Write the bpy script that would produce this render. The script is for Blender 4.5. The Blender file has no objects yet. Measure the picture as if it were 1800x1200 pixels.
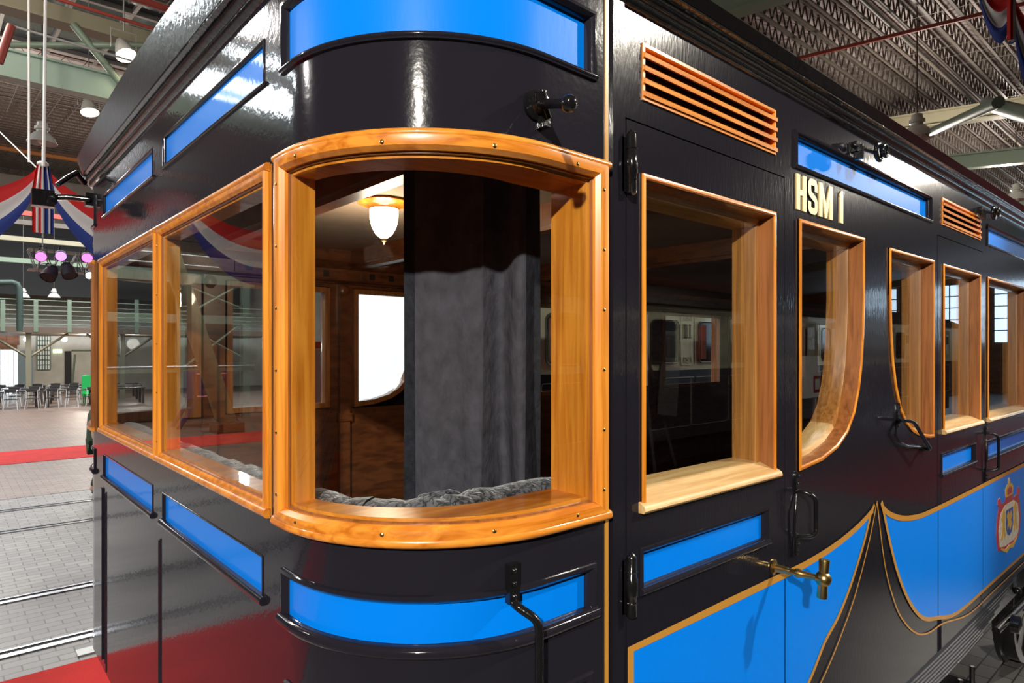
import bpy, math, random
from mathutils import Vector, Matrix
random.seed(7)
sc = bpy.context.scene
COL = sc.collection
PI = math.pi

# ------------------------------------------------------------ camera
FPX, HOR = 1138.0, 617.0           # focal length in pixels (1800 wide), horizon row
CD, CH = 0.93, 2.5                 # camera distance from the coach side, height over the floor
YAW = math.radians(48.6)
FX, FY = math.cos(YAW), math.sin(YAW)
cam_d = bpy.data.cameras.new('camera')
cam = bpy.data.objects.new('camera', cam_d); COL.objects.link(cam)
cam.location = (0, -CD, CH)
cam.rotation_euler = (PI/2, 0, -math.atan2(FX, FY))
cam_d.sensor_width = 36; cam_d.lens = 36*FPX/1800
cam_d.shift_y = (HOR-600)/1800
cam_d.clip_start = 0.02; cam_d.clip_end = 300
sc.camera = cam

# ------------------------------------------------------------ world, view, lights
sc.view_settings.view_transform = 'Standard'; sc.view_settings.look = 'None'
sc.view_settings.gamma = 1; sc.view_settings.use_curve_mapping = False
sc.view_settings.exposure = 0.0
w = bpy.data.worlds.new('world'); sc.world = w; w.use_nodes = True
w.node_tree.nodes['Background'].inputs[0].default_value = (0.7, 0.85, 1, 1)
w.node_tree.nodes['Background'].inputs[1].default_value = 1.0
sc.cycles.max_bounces = 8; sc.cycles.diffuse_bounces = 3; sc.cycles.glossy_bounces = 5
sc.cycles.transparent_max_bounces = 24; sc.cycles.caustics_reflective = False
sc.cycles.caustics_refractive = False

def lamp(name, kind, loc, target, power, col=(1, 1, 1), size=0.2, angle=60, blend=0.5, sy=None):
    l = bpy.data.lights.new(name, kind); l.energy = power; l.color = col
    if kind == 'SPOT':
        l.shadow_soft_size = size; l.spot_size = math.radians(angle); l.spot_blend = blend
    elif kind == 'AREA':
        l.shape = 'RECTANGLE'; l.size = size; l.size_y = sy or size
    else: l.shadow_soft_size = size
    o = bpy.data.objects.new(name, l); COL.objects.link(o); o.location = loc
    if target is not None:
        o.rotation_euler = (Vector(target)-Vector(loc)).to_track_quat('-Z', 'Y').to_euler()
    return o
WARM = (1, 0.86, 0.68)
lamp('spot_corner', 'SPOT', (-4.7, -4.6, 5.6), (0.8, 0.2, 2.6), 3400, (1, .93, .82), .10, 42)
lamp('spot_side_near', 'SPOT', (5.9, -3.5, 6.3), (2.4, 0, 2.5), 1500, (1, .92, .78), .09, 46)
lamp('spot_side_far', 'SPOT', (17, -3.5, 6.8), (7, 0, 2.7), 2200, (1, .92, .8), .14, 34)
lamp('spot_end', 'SPOT', (-5.2, 6.5, 6.6), (.5, 2.0, 2.0), 600, (1, .97, .92), .12, 60)
lamp('fill_floor', 'SPOT', (-3, 11, 8.5), (0, 9, 0), 2100, (1, .97, .92), .3, 100)  # added fill to brighten the left floor, no fitting there
lamp('fill_area', 'AREA', (20, 13, 9.4), (20, 13, 0), 160, (.95, .95, .92), 12, sy=6)  # added fill under the roof deck, no skylight at this spot
lamp('fill_area', 'AREA', (4, 32, 10.8), (4, 32, 0), 4200, (.95, .97, 1), 16, sy=8)  # added fill for the balcony end, the deck above is unglazed
lamp('fill_bunting', 'SPOT', (-2, 3, 7.2), (.5, 9, 4.4), 900, (1, .97, .92), .2, 70)  # added fill to brighten the swags, no fitting there
lamp('fill_carriage', 'SPOT', (9, -1.6, 7.4), (10, -5.4, 2.4), 2400, (1, .95, .85), .2, 62)  # added fill so the mirrored carriage shows in the door glass

# ------------------------------------------------------------ pixel helpers
def ray(px):
    u = (px-900)/FPX
    return FX+u*FY, FY-u*FX
def S(px, py, Y=0.0):              # pixel -> (x, z) on a plane y = Y
    dx, dy = ray(px); t = (CD+Y)/dy
    return t*dx, CH+t*(HOR-py)/FPX
def G(px, py, Z=0.0):              # pixel -> (x, y) on a plane z = Z
    dx, dy = ray(px); t = (CH-Z)*FPX/(py-HOR)
    return t*dx, t*dy-CD
def AT(px, py, t):                 # pixel and depth -> point
    dx, dy = ray(px)
    return Vector((t*dx, t*dy-CD, CH+t*(HOR-py)/FPX))

# ------------------------------------------------------------ materials
def mat(name, col, rough=.5, metal=0, coat=0, bump=0, bscale=(40, 40, 40), var=0, vscale=(5, 5, 5), emit=None, es=0, spec=.5):
    m = bpy.data.materials.new(name); m.use_nodes = True; nt = m.node_tree; b = nt.nodes['Principled BSDF']
    b.inputs['Base Color'].default_value = (*col, 1); b.inputs['Roughness'].default_value = rough
    b.inputs['Metallic'].default_value = metal; b.inputs['Coat Weight'].default_value = coat
    b.inputs['Coat Roughness'].default_value = .03; b.inputs['Specular IOR Level'].default_value = spec
    if emit: b.inputs['Emission Color'].default_value = (*emit, 1); b.inputs['Emission Strength'].default_value = es
    tc = nt.nodes.new('ShaderNodeTexCoord')
    def noise(scale, detail=3):
        mp = nt.nodes.new('ShaderNodeMapping'); mp.inputs['Scale'].default_value = scale
        nt.links.new(tc.outputs['Object'], mp.inputs[0])
        n = nt.nodes.new('ShaderNodeTexNoise'); n.inputs['Scale'].default_value = 1; n.inputs['Detail'].default_value = detail
        nt.links.new(mp.outputs[0], n.inputs['Vector']); return n
    if bump:
        n = noise(bscale); bp = nt.nodes.new('ShaderNodeBump'); bp.inputs['Strength'].default_value = bump
        bp.inputs['Distance'].default_value = .01
        nt.links.new(n.outputs['Fac'], bp.inputs['Height']); nt.links.new(bp.outputs[0], b.inputs['Normal'])
        nt.links.new(bp.outputs[0], b.inputs['Coat Normal'])
    if var:
        n = noise(vscale, 4); r = nt.nodes.new('ShaderNodeValToRGB')
        r.color_ramp.elements[0].position = .3; r.color_ramp.elements[1].position = .7
        r.color_ramp.elements[0].color = (*[c*(1-var) for c in col], 1)
        r.color_ramp.elements[1].color = (*[min(1, c*(1+var)) for c in col], 1)
        nt.links.new(n.outputs['Fac'], r.inputs[0]); nt.links.new(r.outputs[0], b.inputs['Base Color'])
    return m
def wood(name, c0, c1, scale, rough=.3, coat=.6):
    m = mat(name, c0, rough, coat=coat); nt = m.node_tree; b = nt.nodes['Principled BSDF']
    tc = nt.nodes.new('ShaderNodeTexCoord'); mp = nt.nodes.new('ShaderNodeMapping'); mp.inputs['Scale'].default_value = scale
    nt.links.new(tc.outputs['Object'], mp.inputs[0])
    n = nt.nodes.new('ShaderNodeTexNoise'); n.inputs['Scale'].default_value = 1; n.inputs['Detail'].default_value = 6
    n.inputs['Distortion'].default_value = .6
    nt.links.new(mp.outputs[0], n.inputs['Vector'])
    r = nt.nodes.new('ShaderNodeValToRGB'); e = r.color_ramp.elements
    e[0].position = .32; e[0].color = (*c0, 1); e[1].position = .62; e[1].color = (*c1, 1)
    nt.links.new(n.outputs['Fac'], r.inputs[0]); nt.links.new(r.outputs[0], b.inputs['Base Color'])
    bp = nt.nodes.new('ShaderNodeBump'); bp.inputs['Strength'].default_value = .05; bp.inputs['Distance'].default_value = .003
    nt.links.new(n.outputs['Fac'], bp.inputs['Height']); nt.links.new(bp.outputs[0], b.inputs['Normal'])
    return m
def glass(name, tint=(.93, .95, .95), f0=.05, power=5, rough=0.0):
    m = bpy.data.materials.new(name); m.use_nodes = True; nt = m.node_tree; nt.nodes.clear()
    out = nt.nodes.new('ShaderNodeOutputMaterial'); mix = nt.nodes.new('ShaderNodeMixShader')
    tr = nt.nodes.new('ShaderNodeBsdfTransparent'); tr.inputs[0].default_value = (*tint, 1)
    gl = nt.nodes.new('ShaderNodeBsdfGlossy'); gl.inputs['Roughness'].default_value = rough
    ge = nt.nodes.new('ShaderNodeNewGeometry'); dt = nt.nodes.new('ShaderNodeVectorMath'); dt.operation = 'DOT_PRODUCT'
    nt.links.new(ge.outputs['Normal'], dt.inputs[0]); nt.links.new(ge.outputs['Incoming'], dt.inputs[1])
    def M(op, a, b):
        n = nt.nodes.new('ShaderNodeMath'); n.operation = op
        for i, v in enumerate((a, b)):
            if isinstance(v, (int, float)): n.inputs[i].default_value = v
            elif v is not None: nt.links.new(v, n.inputs[i])
        return n.outputs[0]
    c = M('ABSOLUTE', dt.outputs['Value'], None)
    s = M('POWER', M('SUBTRACT', 1.0, c), power)
    f = M('ADD', M('MULTIPLY', s, 1-f0), f0)
    nt.links.new(f, mix.inputs[0]); nt.links.new(tr.outputs[0], mix.inputs[1]); nt.links.new(gl.outputs[0], mix.inputs[2])
    nt.links.new(mix.outputs[0], out.inputs[0]); return m

BLACK = mat('black_lacquer', (.013, .012, .018), .16, coat=.5, bump=.06, bscale=(140, 140, 22), spec=.12)
BLACKV = mat('black_lacquer_smooth', (.016, .015, .022), .12, coat=.65, bump=.03, bscale=(60, 60, 60), spec=.1)
ROOFB = mat('roof_black', (.015, .015, .017), .3, coat=.5, bump=.07, bscale=(50, 50, 50), spec=.15)
BLUE = mat('royal_blue_paint', (.0, .23, .95), .4, coat=.45, bump=.03, bscale=(90, 90, 20), spec=.1)
GOLD = mat('ochre_gold_line', (.55, .26, .04), .35, coat=.3)
LETTER = mat('gold_leaf', (.95, .72, .30), .35, metal=.2, coat=.3)
SPRINGM = mat('spring_steel_black', (.06, .065, .08), .3, coat=.6)
IRON = mat('black_iron', (.008, .008, .009), .18, coat=.8, bump=.15, bscale=(50, 50, 50))
BRASS = mat('brass', (.72, .50, .18), .28, metal=1)
WOODV = wood('teak_vertical', (.60, .17, .010), (.95, .36, .04), (60, 60, 3))
WOODX = wood('teak_horizontal', (.58, .16, .010), (.92, .34, .04), (3, 30, 60))
TEAKD = wood('teak_jamb_brown', (.20, .065, .015), (.36, .13, .035), (60, 60, 4), .35, .4)
OAKV = wood('oak_jamb', (.27, .10, .02), (.50, .22, .05), (90, 90, 3), .4, .3)
OAKH = wood('oak_sill', (.60, .34, .12), (.80, .54, .25), (4, 60, 60), .4, .3)
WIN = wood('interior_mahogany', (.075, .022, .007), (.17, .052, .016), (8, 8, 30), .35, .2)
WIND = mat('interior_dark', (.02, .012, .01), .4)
CEILIN = mat('coach_ceiling_cloth', (.22, .16, .12), .8, var=.1)
GLASS = glass('window_glass')
VELVET = None
def velvet(name, c0, c1, sc_, thr=.5):
    m = mat(name, c0, .75); nt = m.node_tree; b = nt.nodes['Principled BSDF']
    b.inputs['Sheen Weight'].default_value = .5; b.inputs['Sheen Roughness'].default_value = .4
    tc = nt.nodes.new('ShaderNodeTexCoord'); v = nt.nodes.new('ShaderNodeTexVoronoi'); v.feature = 'DISTANCE_TO_EDGE'
    n = nt.nodes.new('ShaderNodeTexNoise'); n.inputs['Scale'].default_value = sc_*.7; n.inputs['Detail'].default_value = 5
    ad = nt.nodes.new('ShaderNodeVectorMath'); ad.operation = 'MULTIPLY_ADD'
    nt.links.new(tc.outputs['Object'], n.inputs['Vector'])
    nt.links.new(n.outputs['Color'], ad.inputs[0]); ad.inputs[1].default_value = (.12, .12, .12)
    nt.links.new(tc.outputs['Object'], ad.inputs[2]); nt.links.new(ad.outputs[0], v.inputs['Vector'])
    v.inputs['Scale'].default_value = sc_
    r = nt.nodes.new('ShaderNodeValToRGB'); e = r.color_ramp.elements
    e[0].position = .03; e[0].color = (*c0, 1); e[1].position = thr; e[1].color = (*c1, 1)
    nt.links.new(v.outputs['Distance'], r.inputs[0]); nt.links.new(r.outputs[0], b.inputs['Base Color'])
    bp = nt.nodes.new('ShaderNodeBump'); bp.inputs['Strength'].default_value = .5; bp.inputs['Distance'].default_value = .01
    nt.links.new(v.outputs['Distance'], bp.inputs['Height']); nt.links.new(bp.outputs[0], b.inputs['Normal'])
    return m
CUSH = velvet('patterned_grey_velvet', (.008, .008, .012), (.16, .16, .19), 34, .16)
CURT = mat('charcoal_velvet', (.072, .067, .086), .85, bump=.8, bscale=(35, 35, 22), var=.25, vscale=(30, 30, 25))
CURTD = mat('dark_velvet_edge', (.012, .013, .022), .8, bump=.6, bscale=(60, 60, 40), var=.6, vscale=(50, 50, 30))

# ------------------------------------------------------------ mesh helpers
class MB:
    def __init__(s): s.v = []; s.f = []; s.m = []
    def add(s, vs, fs, mi=0):
        n = len(s.v); s.v += [tuple(p) for p in vs]
        for f in fs: s.f.append(tuple(i+n for i in f)); s.m.append(mi)
        return s
    def quad(s, a, b, c, d, mi=0): return s.add([a, b, c, d], [(0, 1, 2, 3)], mi)
    def box(s, c, size, rot=None, mi=0):
        hx, hy, hz = [k/2 for k in size]
        vs = [Vector((x, y, z)) for x in (-hx, hx) for y in (-hy, hy) for z in (-hz, hz)]
        if rot is not None: vs = [rot @ v for v in vs]
        vs = [v+Vector(c) for v in vs]
        return s.add(vs, [(0, 1, 3, 2), (4, 6, 7, 5), (0, 4, 5, 1), (2, 3, 7, 6), (0, 2, 6, 4), (1, 5, 7, 3)], mi)
    def mm(s, x0, x1, y0, y1, z0, z1, mi=0):
        return s.box(((x0+x1)/2, (y0+y1)/2, (z0+z1)/2), (abs(x1-x0), abs(y1-y0), abs(z1-z0)), None, mi)
    def tube(s, pts, r, n=10, mi=0, closed=False, sq=None, caps=True):
        pts = [Vector(p) for p in pts]; k = len(pts)
        rs = r if isinstance(r, (list, tuple)) else [r]*k
        base = len(s.v); prev = None; rings = []
        for i, p in enumerate(pts):
            if closed: d = (pts[(i+1) % k]-pts[i-1])
            else: d = pts[min(i+1, k-1)]-pts[max(i-1, 0)]
            if d.length < 1e-9: d = Vector((0, 0, 1))
            d.normalize()
            if prev is None:
                up = Vector((0, 0, 1)) if abs(d.z) < .9 else Vector((1, 0, 0))
                a = d.cross(up).normalized()
            else:
                a = prev-d*prev.dot(d)
                a = a.normalized() if a.length > 1e-6 else d.orthogonal().normalized()
            prev = a; b = d.cross(a)
            kx, ky = sq or (1, 1)
            rings.append([p+(a*math.cos(2*PI*j/n)*kx+b*math.sin(2*PI*j/n)*ky)*rs[i] for j in range(n)])
        vs = [q for rg in rings for q in rg]; fs = []
        kk = k if closed else k-1
        for i in range(kk):
            for j in range(n):
                a0 = i*n+j; a1 = i*n+(j+1) % n; b0 = ((i+1) % k)*n+j; b1 = ((i+1) % k)*n+(j+1) % n
                fs.append((a0, a1, b1, b0))
        if not closed and caps: fs.append(tuple(range(n-1, -1, -1))); fs.append(tuple((k-1)*n+j for j in range(n)))
        return s.add(vs, fs, mi)
    def lathe(s, c, prof, n=20, mi=0, axis=(0, 0, 1)):
        ax = Vector(axis).normalized(); a = ax.orthogonal().normalized(); b = ax.cross(a); c = Vector(c)
        vs = [c+ax*h+(a*math.cos(2*PI*j/n)+b*math.sin(2*PI*j/n))*r for r, h in prof for j in range(n)]
        fs = [(i*n+j, i*n+(j+1) % n, (i+1)*n+(j+1) % n, (i+1)*n+j) for i in range(len(prof)-1) for j in range(n)]
        return s.add(vs, fs, mi)
    def ball(s, c, r, n=12, mi=0, sc=(1, 1, 1)):
        c = Vector(c); vs = []; fs = []; m = n//2
        for i in range(m+1):
            t = PI*i/m
            for j in range(n):
                p = 2*PI*j/n; vs.append(c+Vector((r*sc[0]*math.sin(t)*math.cos(p), r*sc[1]*math.sin(t)*math.sin(p), r*sc[2]*math.cos(t))))
        for i in range(m):
            for j in range(n): fs.append((i*n+j, (i+1)*n+j, (i+1)*n+(j+1) % n, i*n+(j+1) % n))
        return s.add(vs, fs, mi)
    def prism(s, poly, f0, f1, mi=0):     # poly of (a, b); f0, f1 map (a, b) to the two faces
        n = len(poly); vs = [f0(a, b) for a, b in poly]+[f1(a, b) for a, b in poly]
        fs = [tuple(range(n)), tuple(range(2*n-1, n-1, -1))]+[(i, i+n, (i+1) % n+n, (i+1) % n) for i in range(n)]
        return s.add(vs, fs, mi)
    def build(s, name, mats, parent=None, smooth=40, wl=True):
        me = bpy.data.meshes.new(name); o = bpy.data.objects.new(name, me); COL.objects.link(o)
        vs = s.v
        org = Vector((0, 0, 0))
        me.from_pydata([tuple(p) for p in vs], [], s.f)
        for m in (mats if isinstance(mats, (list, tuple)) else [mats]): me.materials.append(m)
        if any(s.m): me.polygons.foreach_set('material_index', s.m)
        if smooth:
            me.polygons.foreach_set('use_smooth', [True]*len(s.f))
            me.set_sharp_from_angle(angle=math.radians(smooth))
        me.update()
        if parent is not None:
            o.parent = parent
            o.matrix_parent_inverse = Matrix.Translation(parent_world(parent)).inverted()
        return o
def parent_world(o):               # meshes are written in world coordinates, empties sit at their base
    return Vector(o.location) if o.type == 'EMPTY' else Vector((0, 0, 0))
def tag(o, label, cat, group=None):
    o['label'] = label; o['category'] = cat
    if group: o['group'] = group
    return o
def thing(name, label, cat, loc=(0, 0, 0), group=None):
    o = bpy.data.objects.new(name, None); COL.objects.link(o); o.location = loc; o.empty_display_size = .1
    return tag(o, label, cat, group)
def struct(name, mb, m, smooth=40):
    o = mb.build(name, m, None, smooth); o['kind'] = 'structure'; return o
def dup(root, loc, label, rotz=None, group=None):
    r = root.copy(); COL.objects.link(r); r.location = loc
    if rotz is not None: r.rotation_euler = (0, 0, rotz)
    r['label'] = label
    if group: r['group'] = group
    for ch in list(root.children):
        c = ch.copy(); COL.objects.link(c); c.parent = r; c.matrix_parent_inverse = ch.matrix_parent_inverse.copy()
        for g in list(ch.children):
            d = g.copy(); COL.objects.link(d); d.parent = c; d.matrix_parent_inverse = g.matrix_parent_inverse.copy()
    return r
# ============================================================ THE HALL
def ATY(px, py, Y):
    dx, dy = ray(px); t = (Y+CD)/dy
    return Vector((t*dx, Y, CH+t*(HOR-py)/FPX))
HX0, HX1, HY0, HY1 = -30.0, 47.0, -20.0, 47.0
def zc(y): return 8.5+.1*y
def brick_mat():
    m = mat('hall_pavers', (.3, .3, .3), .42); nt = m.node_tree; b = nt.nodes['Principled BSDF']
    tc = nt.nodes.new('ShaderNodeTexCoord'); br = nt.nodes.new('ShaderNodeTexBrick')
    br.inputs['Color1'].default_value = (.36, .345, .33, 1); br.inputs['Color2'].default_value = (.25, .24, .235, 1)
    br.inputs['Mortar'].default_value = (.06, .055, .05, 1); br.inputs['Scale'].default_value = 1
    br.inputs['Brick Width'].default_value = .24; br.inputs['Row Height'].default_value = .12; br.inputs['Mortar Size'].default_value = .006
    n = nt.nodes.new('ShaderNodeTexNoise'); n.inputs['Scale'].default_value = .5; n.inputs['Detail'].default_value = 6
    mx = nt.nodes.new('ShaderNodeMixRGB'); mx.blend_type = 'MULTIPLY'; mx.inputs[0].default_value = .55
    nt.links.new(tc.outputs['Object'], br.inputs['Vector']); nt.links.new(tc.outputs['Object'], n.inputs['Vector'])
    nt.links.new(br.outputs['Color'], mx.inputs[1]); nt.links.new(n.outputs['Fac'], mx.inputs[2])
    nt.links.new(mx.outputs[0], b.inputs['Base Color'])
    bp = nt.nodes.new('ShaderNodeBump'); bp.inputs['Strength'].default_value = .4; bp.inputs['Distance'].default_value = .01; bp.invert = True
    nt.links.new(br.outputs['Fac'], bp.inputs['Height']); nt.links.new(bp.outputs[0], b.inputs['Normal'])
    return m
PAVE = brick_mat()
DECK = mat('roof_deck', (.36, .31, .30), .8, var=.2, vscale=(1.5, 3, 1))
LATT = mat('lattice_steel', (.10, .085, .07), .5)
GREEN = mat('green_steel', (.20, .27, .20), .45)
TAN = mat('tan_steel', (.28, .26, .18), .5)
REDP = mat('red_pipe_paint', (.30, .05, .035), .45)
GREY = mat('galvanised_steel', (.45, .46, .45), .4, .5)
DARK = mat('dark_fabric_black', (.015, .016, .017), .7)
WALLB = mat('hall_brick_wall', (.22, .11, .07), .8, var=.3, vscale=(2, 2, 6))
WALLW = mat('whitewashed_wall', (.55, .55, .50), .7, var=.15, vscale=(1, 1, 1))
CARPET = mat('red_carpet', (.62, .015, .012), .9, bump=.3, bscale=(60, 60, 60), var=.12, vscale=(3, 3, 3))
RAIL = mat('rail_steel', (.55, .57, .60), .22, 1)
GROOVE = mat('rail_groove_black', (.006, .006, .006), .7)
DAYL = mat('daylit_window', (.8, .9, 1), .3, emit=(.72, .88, 1), es=3.2)
DAYL2 = mat('bright_daylit_window', (.8, .9, 1), .3, emit=(.60, .80, 1), es=3.4)
DGL = mat('dark_roof_glass', (.02, .03, .04), .1)
MULL = mat('window_bar_paint', (.12, .16, .14), .5)
WHITE = mat('white_board', (.85, .85, .83), .45)
LGLOW = mat('lamp_lens_warm', (1, .9, .7), .3, emit=(1, .86, .6), es=40)
RED_C = mat('bunting_red', (.62, .02, .02), .8); WHI_C = mat('bunting_white', (.78, .77, .76), .8); BLU_C = mat('bunting_blue', (.03, .06, .30), .8)
DOMEM = mat('dome_lamp_enamel', (.62, .62, .58), .35)

mb = MB(); mb.quad((HX0, HY0, 0), (HX1, HY0, 0), (HX1, HY1, 0), (HX0, HY1, 0)); struct('floor', mb, PAVE, 0)
PAVE2 = brick_mat(); PAVE2.name = 'brown_pavers'
for nd in PAVE2.node_tree.nodes:
    if nd.type == 'TEX_BRICK': nd.inputs['Color1'].default_value = (.36, .25, .20, 1); nd.inputs['Color2'].default_value = (.24, .17, .14, 1)
mb = MB(); mb.mm(HX0, HX1, 12.9, HY1, -.02, .004); struct('trim_80', mb, PAVE2, 0)
mb = MB(); mb.quad((HX0, HY0, zc(HY0)), (HX0, HY1, zc(HY1)), (HX1, HY1, zc(HY1)), (HX1, HY0, zc(HY0))); struct('ceiling', mb, DECK, 0)
# walls
mb = MB(); mb.quad((HX0, HY1, 0), (HX1, HY1, 0), (HX1, HY1, zc(HY1)), (HX0, HY1, zc(HY1))); struct('wall_back', mb, WALLW, 0)
mb = MB(); mb.quad((HX0, HY0, 0), (HX1, HY0, 0), (HX1, HY0, zc(HY0)), (HX0, HY0, zc(HY0))); struct('wall_front', mb, WALLB, 0)
mb = MB(); mb.quad((HX0, HY0, 0), (HX0, HY1, 0), (HX0, HY1, zc(HY1)), (HX0, HY0, zc(HY0))); struct('wall_left', mb, WALLB, 0)
mb = MB(); mb.quad((HX1, HY0, 0), (HX1, HY1, 0), (HX1, HY1, zc(HY1)), (HX1, HY0, zc(HY0))); struct('wall_right', mb, WALLB, 0)
# windows: daylight panes with a grid of bars
wn = [0]
def hall_window(p, du, w_, h_, nx, nz, m=DAYL, inward=(0, 0)):
    wn[0] += 1; p = Vector(p); du = Vector(du); i_ = Vector((*inward, 0)); mb = MB()
    a = p+i_*.04; mb.quad(a, a+du*w_, a+du*w_+Vector((0, 0, h_)), a+Vector((0, 0, h_)))
    o = struct('window_%d' % wn[0], mb, m, 0); mb = MB()
    for k in range(nx+1):
        c = p+du*(w_*k/nx)+i_*.07+Vector((0, 0, h_/2)); s = (.06, .05, h_) if abs(du.x) > .5 else (.05, .06, h_); mb.box(c, s)
    for k in range(nz+1):
        c = p+du*(w_/2)+i_*.07+Vector((0, 0, h_*k/nz)); s = (w_, .05, .06) if abs(du.x) > .5 else (.05, w_, .06); mb.box(c, s)
    b = mb.build('window_bars', MULL, o, 0); return o
for y in (-17.5, -13.2, -8.9, -4.6): hall_window((HX1, y, 3.0), (0, 1, 0), 3.4, 3.6, 5, 5, DAYL2, (-1, 0))
hall_window((HX1, 6, 2.6), (0, 1, 0), 3.0, 4.5, 4, 5, DAYL, (-1, 0))
a = ATY(586, 560, HY1); hall_window((a.x, HY1, 5.0), (1, 0, 0), 2.6, 3.6, 4, 5, DAYL2, (0, -1))
a = ATY(65, 650, HY1); b = ATY(88, 590, HY1); hall_window((a.x, HY1, a.z), (1, 0, 0), b.x-a.x, b.z-a.z, 5, 7, mat('pale_window', (.5, .52, .48), .3, emit=(.8, .85, .75), es=.35), (0, -1))
# roof glazing: bright strip beyond the left of the picture, dark strip over the tracks
mb = MB(); mb.quad((-8.5, 15.2, zc(15.2)-.05), (-4.4, 15.2, zc(15.2)-.05), (-4.4, 22, zc(22)-.05), (-8.5, 22, zc(22)-.05)); struct('window_20', mb, mat('skylight_glass', (.8, .9, 1), .3, emit=(.88, .97, 1), es=14), 0)
mb = MB(); mb.quad((-4.2, 14.0, zc(14)-.05), (6, 14.0, zc(14)-.05), (6, 19.5, zc(19.5)-.05), (-4.2, 19.5, zc(19.5)-.05)); struct('window_21', mb, DGL, 0)
mb = MB()
for k in range(14): x = -8.5+k*1.06; mb.box((x, 16.6, zc(16.6)-.1), (.07, 7, .1), Matrix.Rotation(math.atan(.1), 3, 'X'))
for y in (15.2, 16.6, 19.5): mb.mm(-8.5, 6, y-.05, y+.05, zc(y)-.16, zc(y)-.04)
struct('trim_1', mb, GREY, 0)
# lattice joists under the deck
def lattice(y0, y1, x0, x1, step, zig, depth=.34, r=.011):
    mb = MB(); V = mb.v; Fc = mb.f
    def bar(a, b, r):
        n = len(V); (ax, ay, az), (bx, by, bz) = a, b
        for (cx, cy, cz) in (a, b):
            V.append((cx, cy-r, cz)); V.append((cx+r, cy+r, cz)); V.append((cx-r, cy+r, cz))
        Fc.extend(((n, n+1, n+4, n+3), (n+1, n+2, n+5, n+4), (n+2, n, n+3, n+5)))
    y = y0
    while y < y1:
        zt = zc(y)-.10; zb = zt-depth
        mb.mm(x0, x1, y-.022, y+.022, zb-.02, zb+.02); mb.mm(x0, x1, y-.02, y+.02, zt-.015, zt+.015)
        n = int((x1-x0)/zig); x = x0
        for k in range(n):
            if k % 2: bar((x, y, zb), (x+zig, y, zt), r)
            else: bar((x, y, zt), (x+zig, y, zb), r)
            x += zig
        y += step
    for k in range(int((x1-x0)/.55)):
        x = x0+k*.55; bar((x, y0, zc(y0)-.10-depth), (x, y1, zc(y1)-.10-depth), r*1.1) if False else mb.add([(x-.012, y0, zc(y0)-.12-depth), (x+.012, y0, zc(y0)-.12-depth), (x+.012, y1, zc(y1)-.12-depth), (x-.012, y1, zc(y1)-.12-depth)], [(0, 1, 2, 3)])
    mb.m = [0]*len(mb.f); return mb
struct('trim_2', lattice(-4, 13.5, 4, 46, .42, .14, .34, .013), LATT, 0)
struct('trim_3', lattice(20, 46, -6, 20, .6, .25), LATT, 0)
struct('trim_4', lattice(9, 13.8, -6, 4, .42, .17), LATT, 0)
# main beams and trusses
def ibeam(mb, a, b, h_, w_, mi=0):
    a, b = Vector(a), Vector(b); d = (b-a); L = d.length; c = (a+b)/2
    q = d.to_track_quat('X', 'Z').to_matrix()
    mb.box(c, (L, w_*.25, h_), q, mi); mb.box(c+q@Vector((0, 0, h_/2)), (L, w_, h_*.12), q, mi); mb.box(c-q@Vector((0, 0, h_/2)), (L, w_, h_*.12), q, mi)
tn = [4]
def beam(a, b, h_, w_, m):
    tn[0] += 1; mb = MB(); ibeam(mb, a, b, h_, w_); return struct('trim_%d' % tn[0], mb, m, 0)
def rod(a, b, r, m, n=10):
    tn[0] += 1; mb = MB(); mb.tube([a, b], r, n); return struct('trim_%d' % tn[0], mb, m, 60)
for x, dz, m, h_ in ((9.2, 1.05, GREEN, .34), (16.6, 1.2, TAN, .30), (19.8, 1.5, GREEN, .34), (28, 1.3, GREEN, .3), (38, 1.3, TAN, .3)):
    beam((x, -14, zc(-14)-dz), (x, 24, zc(24)-dz), h_, .26, m)
for y in (3.2, 6.1): rod((5, y, zc(y)-.62), (45, y, zc(y)-.62), .035, LATT)
for x in (12.6, 24.0, 31): rod((x, -6, zc(-6)-.75), (x, 20, zc(20)-.75), .035, REDP)
rod(ATY(1618, 240, 3.2), ATY(1755, 180, 1.0), .07, GREEN); rod(ATY(1735, 182, 1.5), ATY(1850, 215, .2), .09, GREEN)
# left truss: big box girder, top chord, struts
YT = 12.8
a, b = ATY(0, 107, YT), ATY(260, 178, YT); zb = (a.z+b.z)/2
mb = MB(); mb.mm(-20, 5.5, YT-.14, YT+.14, zb-.22, zb+.22); mb.mm(-20, 5.5, YT-.2, YT+.2, zb+.2, zb+.24); tn[0] += 1; struct('trim_%d' % tn[0], mb, mat('pale_green_girder', (.34, .46, .38), .45), 0)
a = ATY(150, 40, YT); mb = MB(); mb.mm(-20, 5.5, YT-.1, YT+.1, a.z-.14, a.z+.14); mb.mm(-20, 5.5, YT-.18, YT+.18, a.z-.17, a.z-.13); tn[0] += 1; struct('trim_%d' % tn[0], mb, TAN, 0)
rod(ATY(5, 79, 13.2), ATY(265, 80, 12.2), .055, GREEN); rod(ATY(128, 42, 12.6), ATY(222, 158, 12.6), .065, GREEN)
rod(ATY(20, 45, 12), ATY(270, 118, 12), .02, GREY)
rod(ATY(80, -8, 11.5), ATY(300, 60, 11.5), .03, REDP); rod(ATY(20, 45, 9.4), ATY(-2, 110, 9.4), .05, REDP); rod(ATY(215, -10, 9.6), ATY(330, 28, 9.6), .05, REDP)
a = ATY(150, 282, 36); mb = MB(); mb.mm(-10, 20, 35.9, 36.1, a.z-.12, a.z+.12); tn[0] += 1; struct('trim_%d' % tn[0], mb, mat('orange_rail_paint', (.5, .2, .06), .5), 0)
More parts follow.
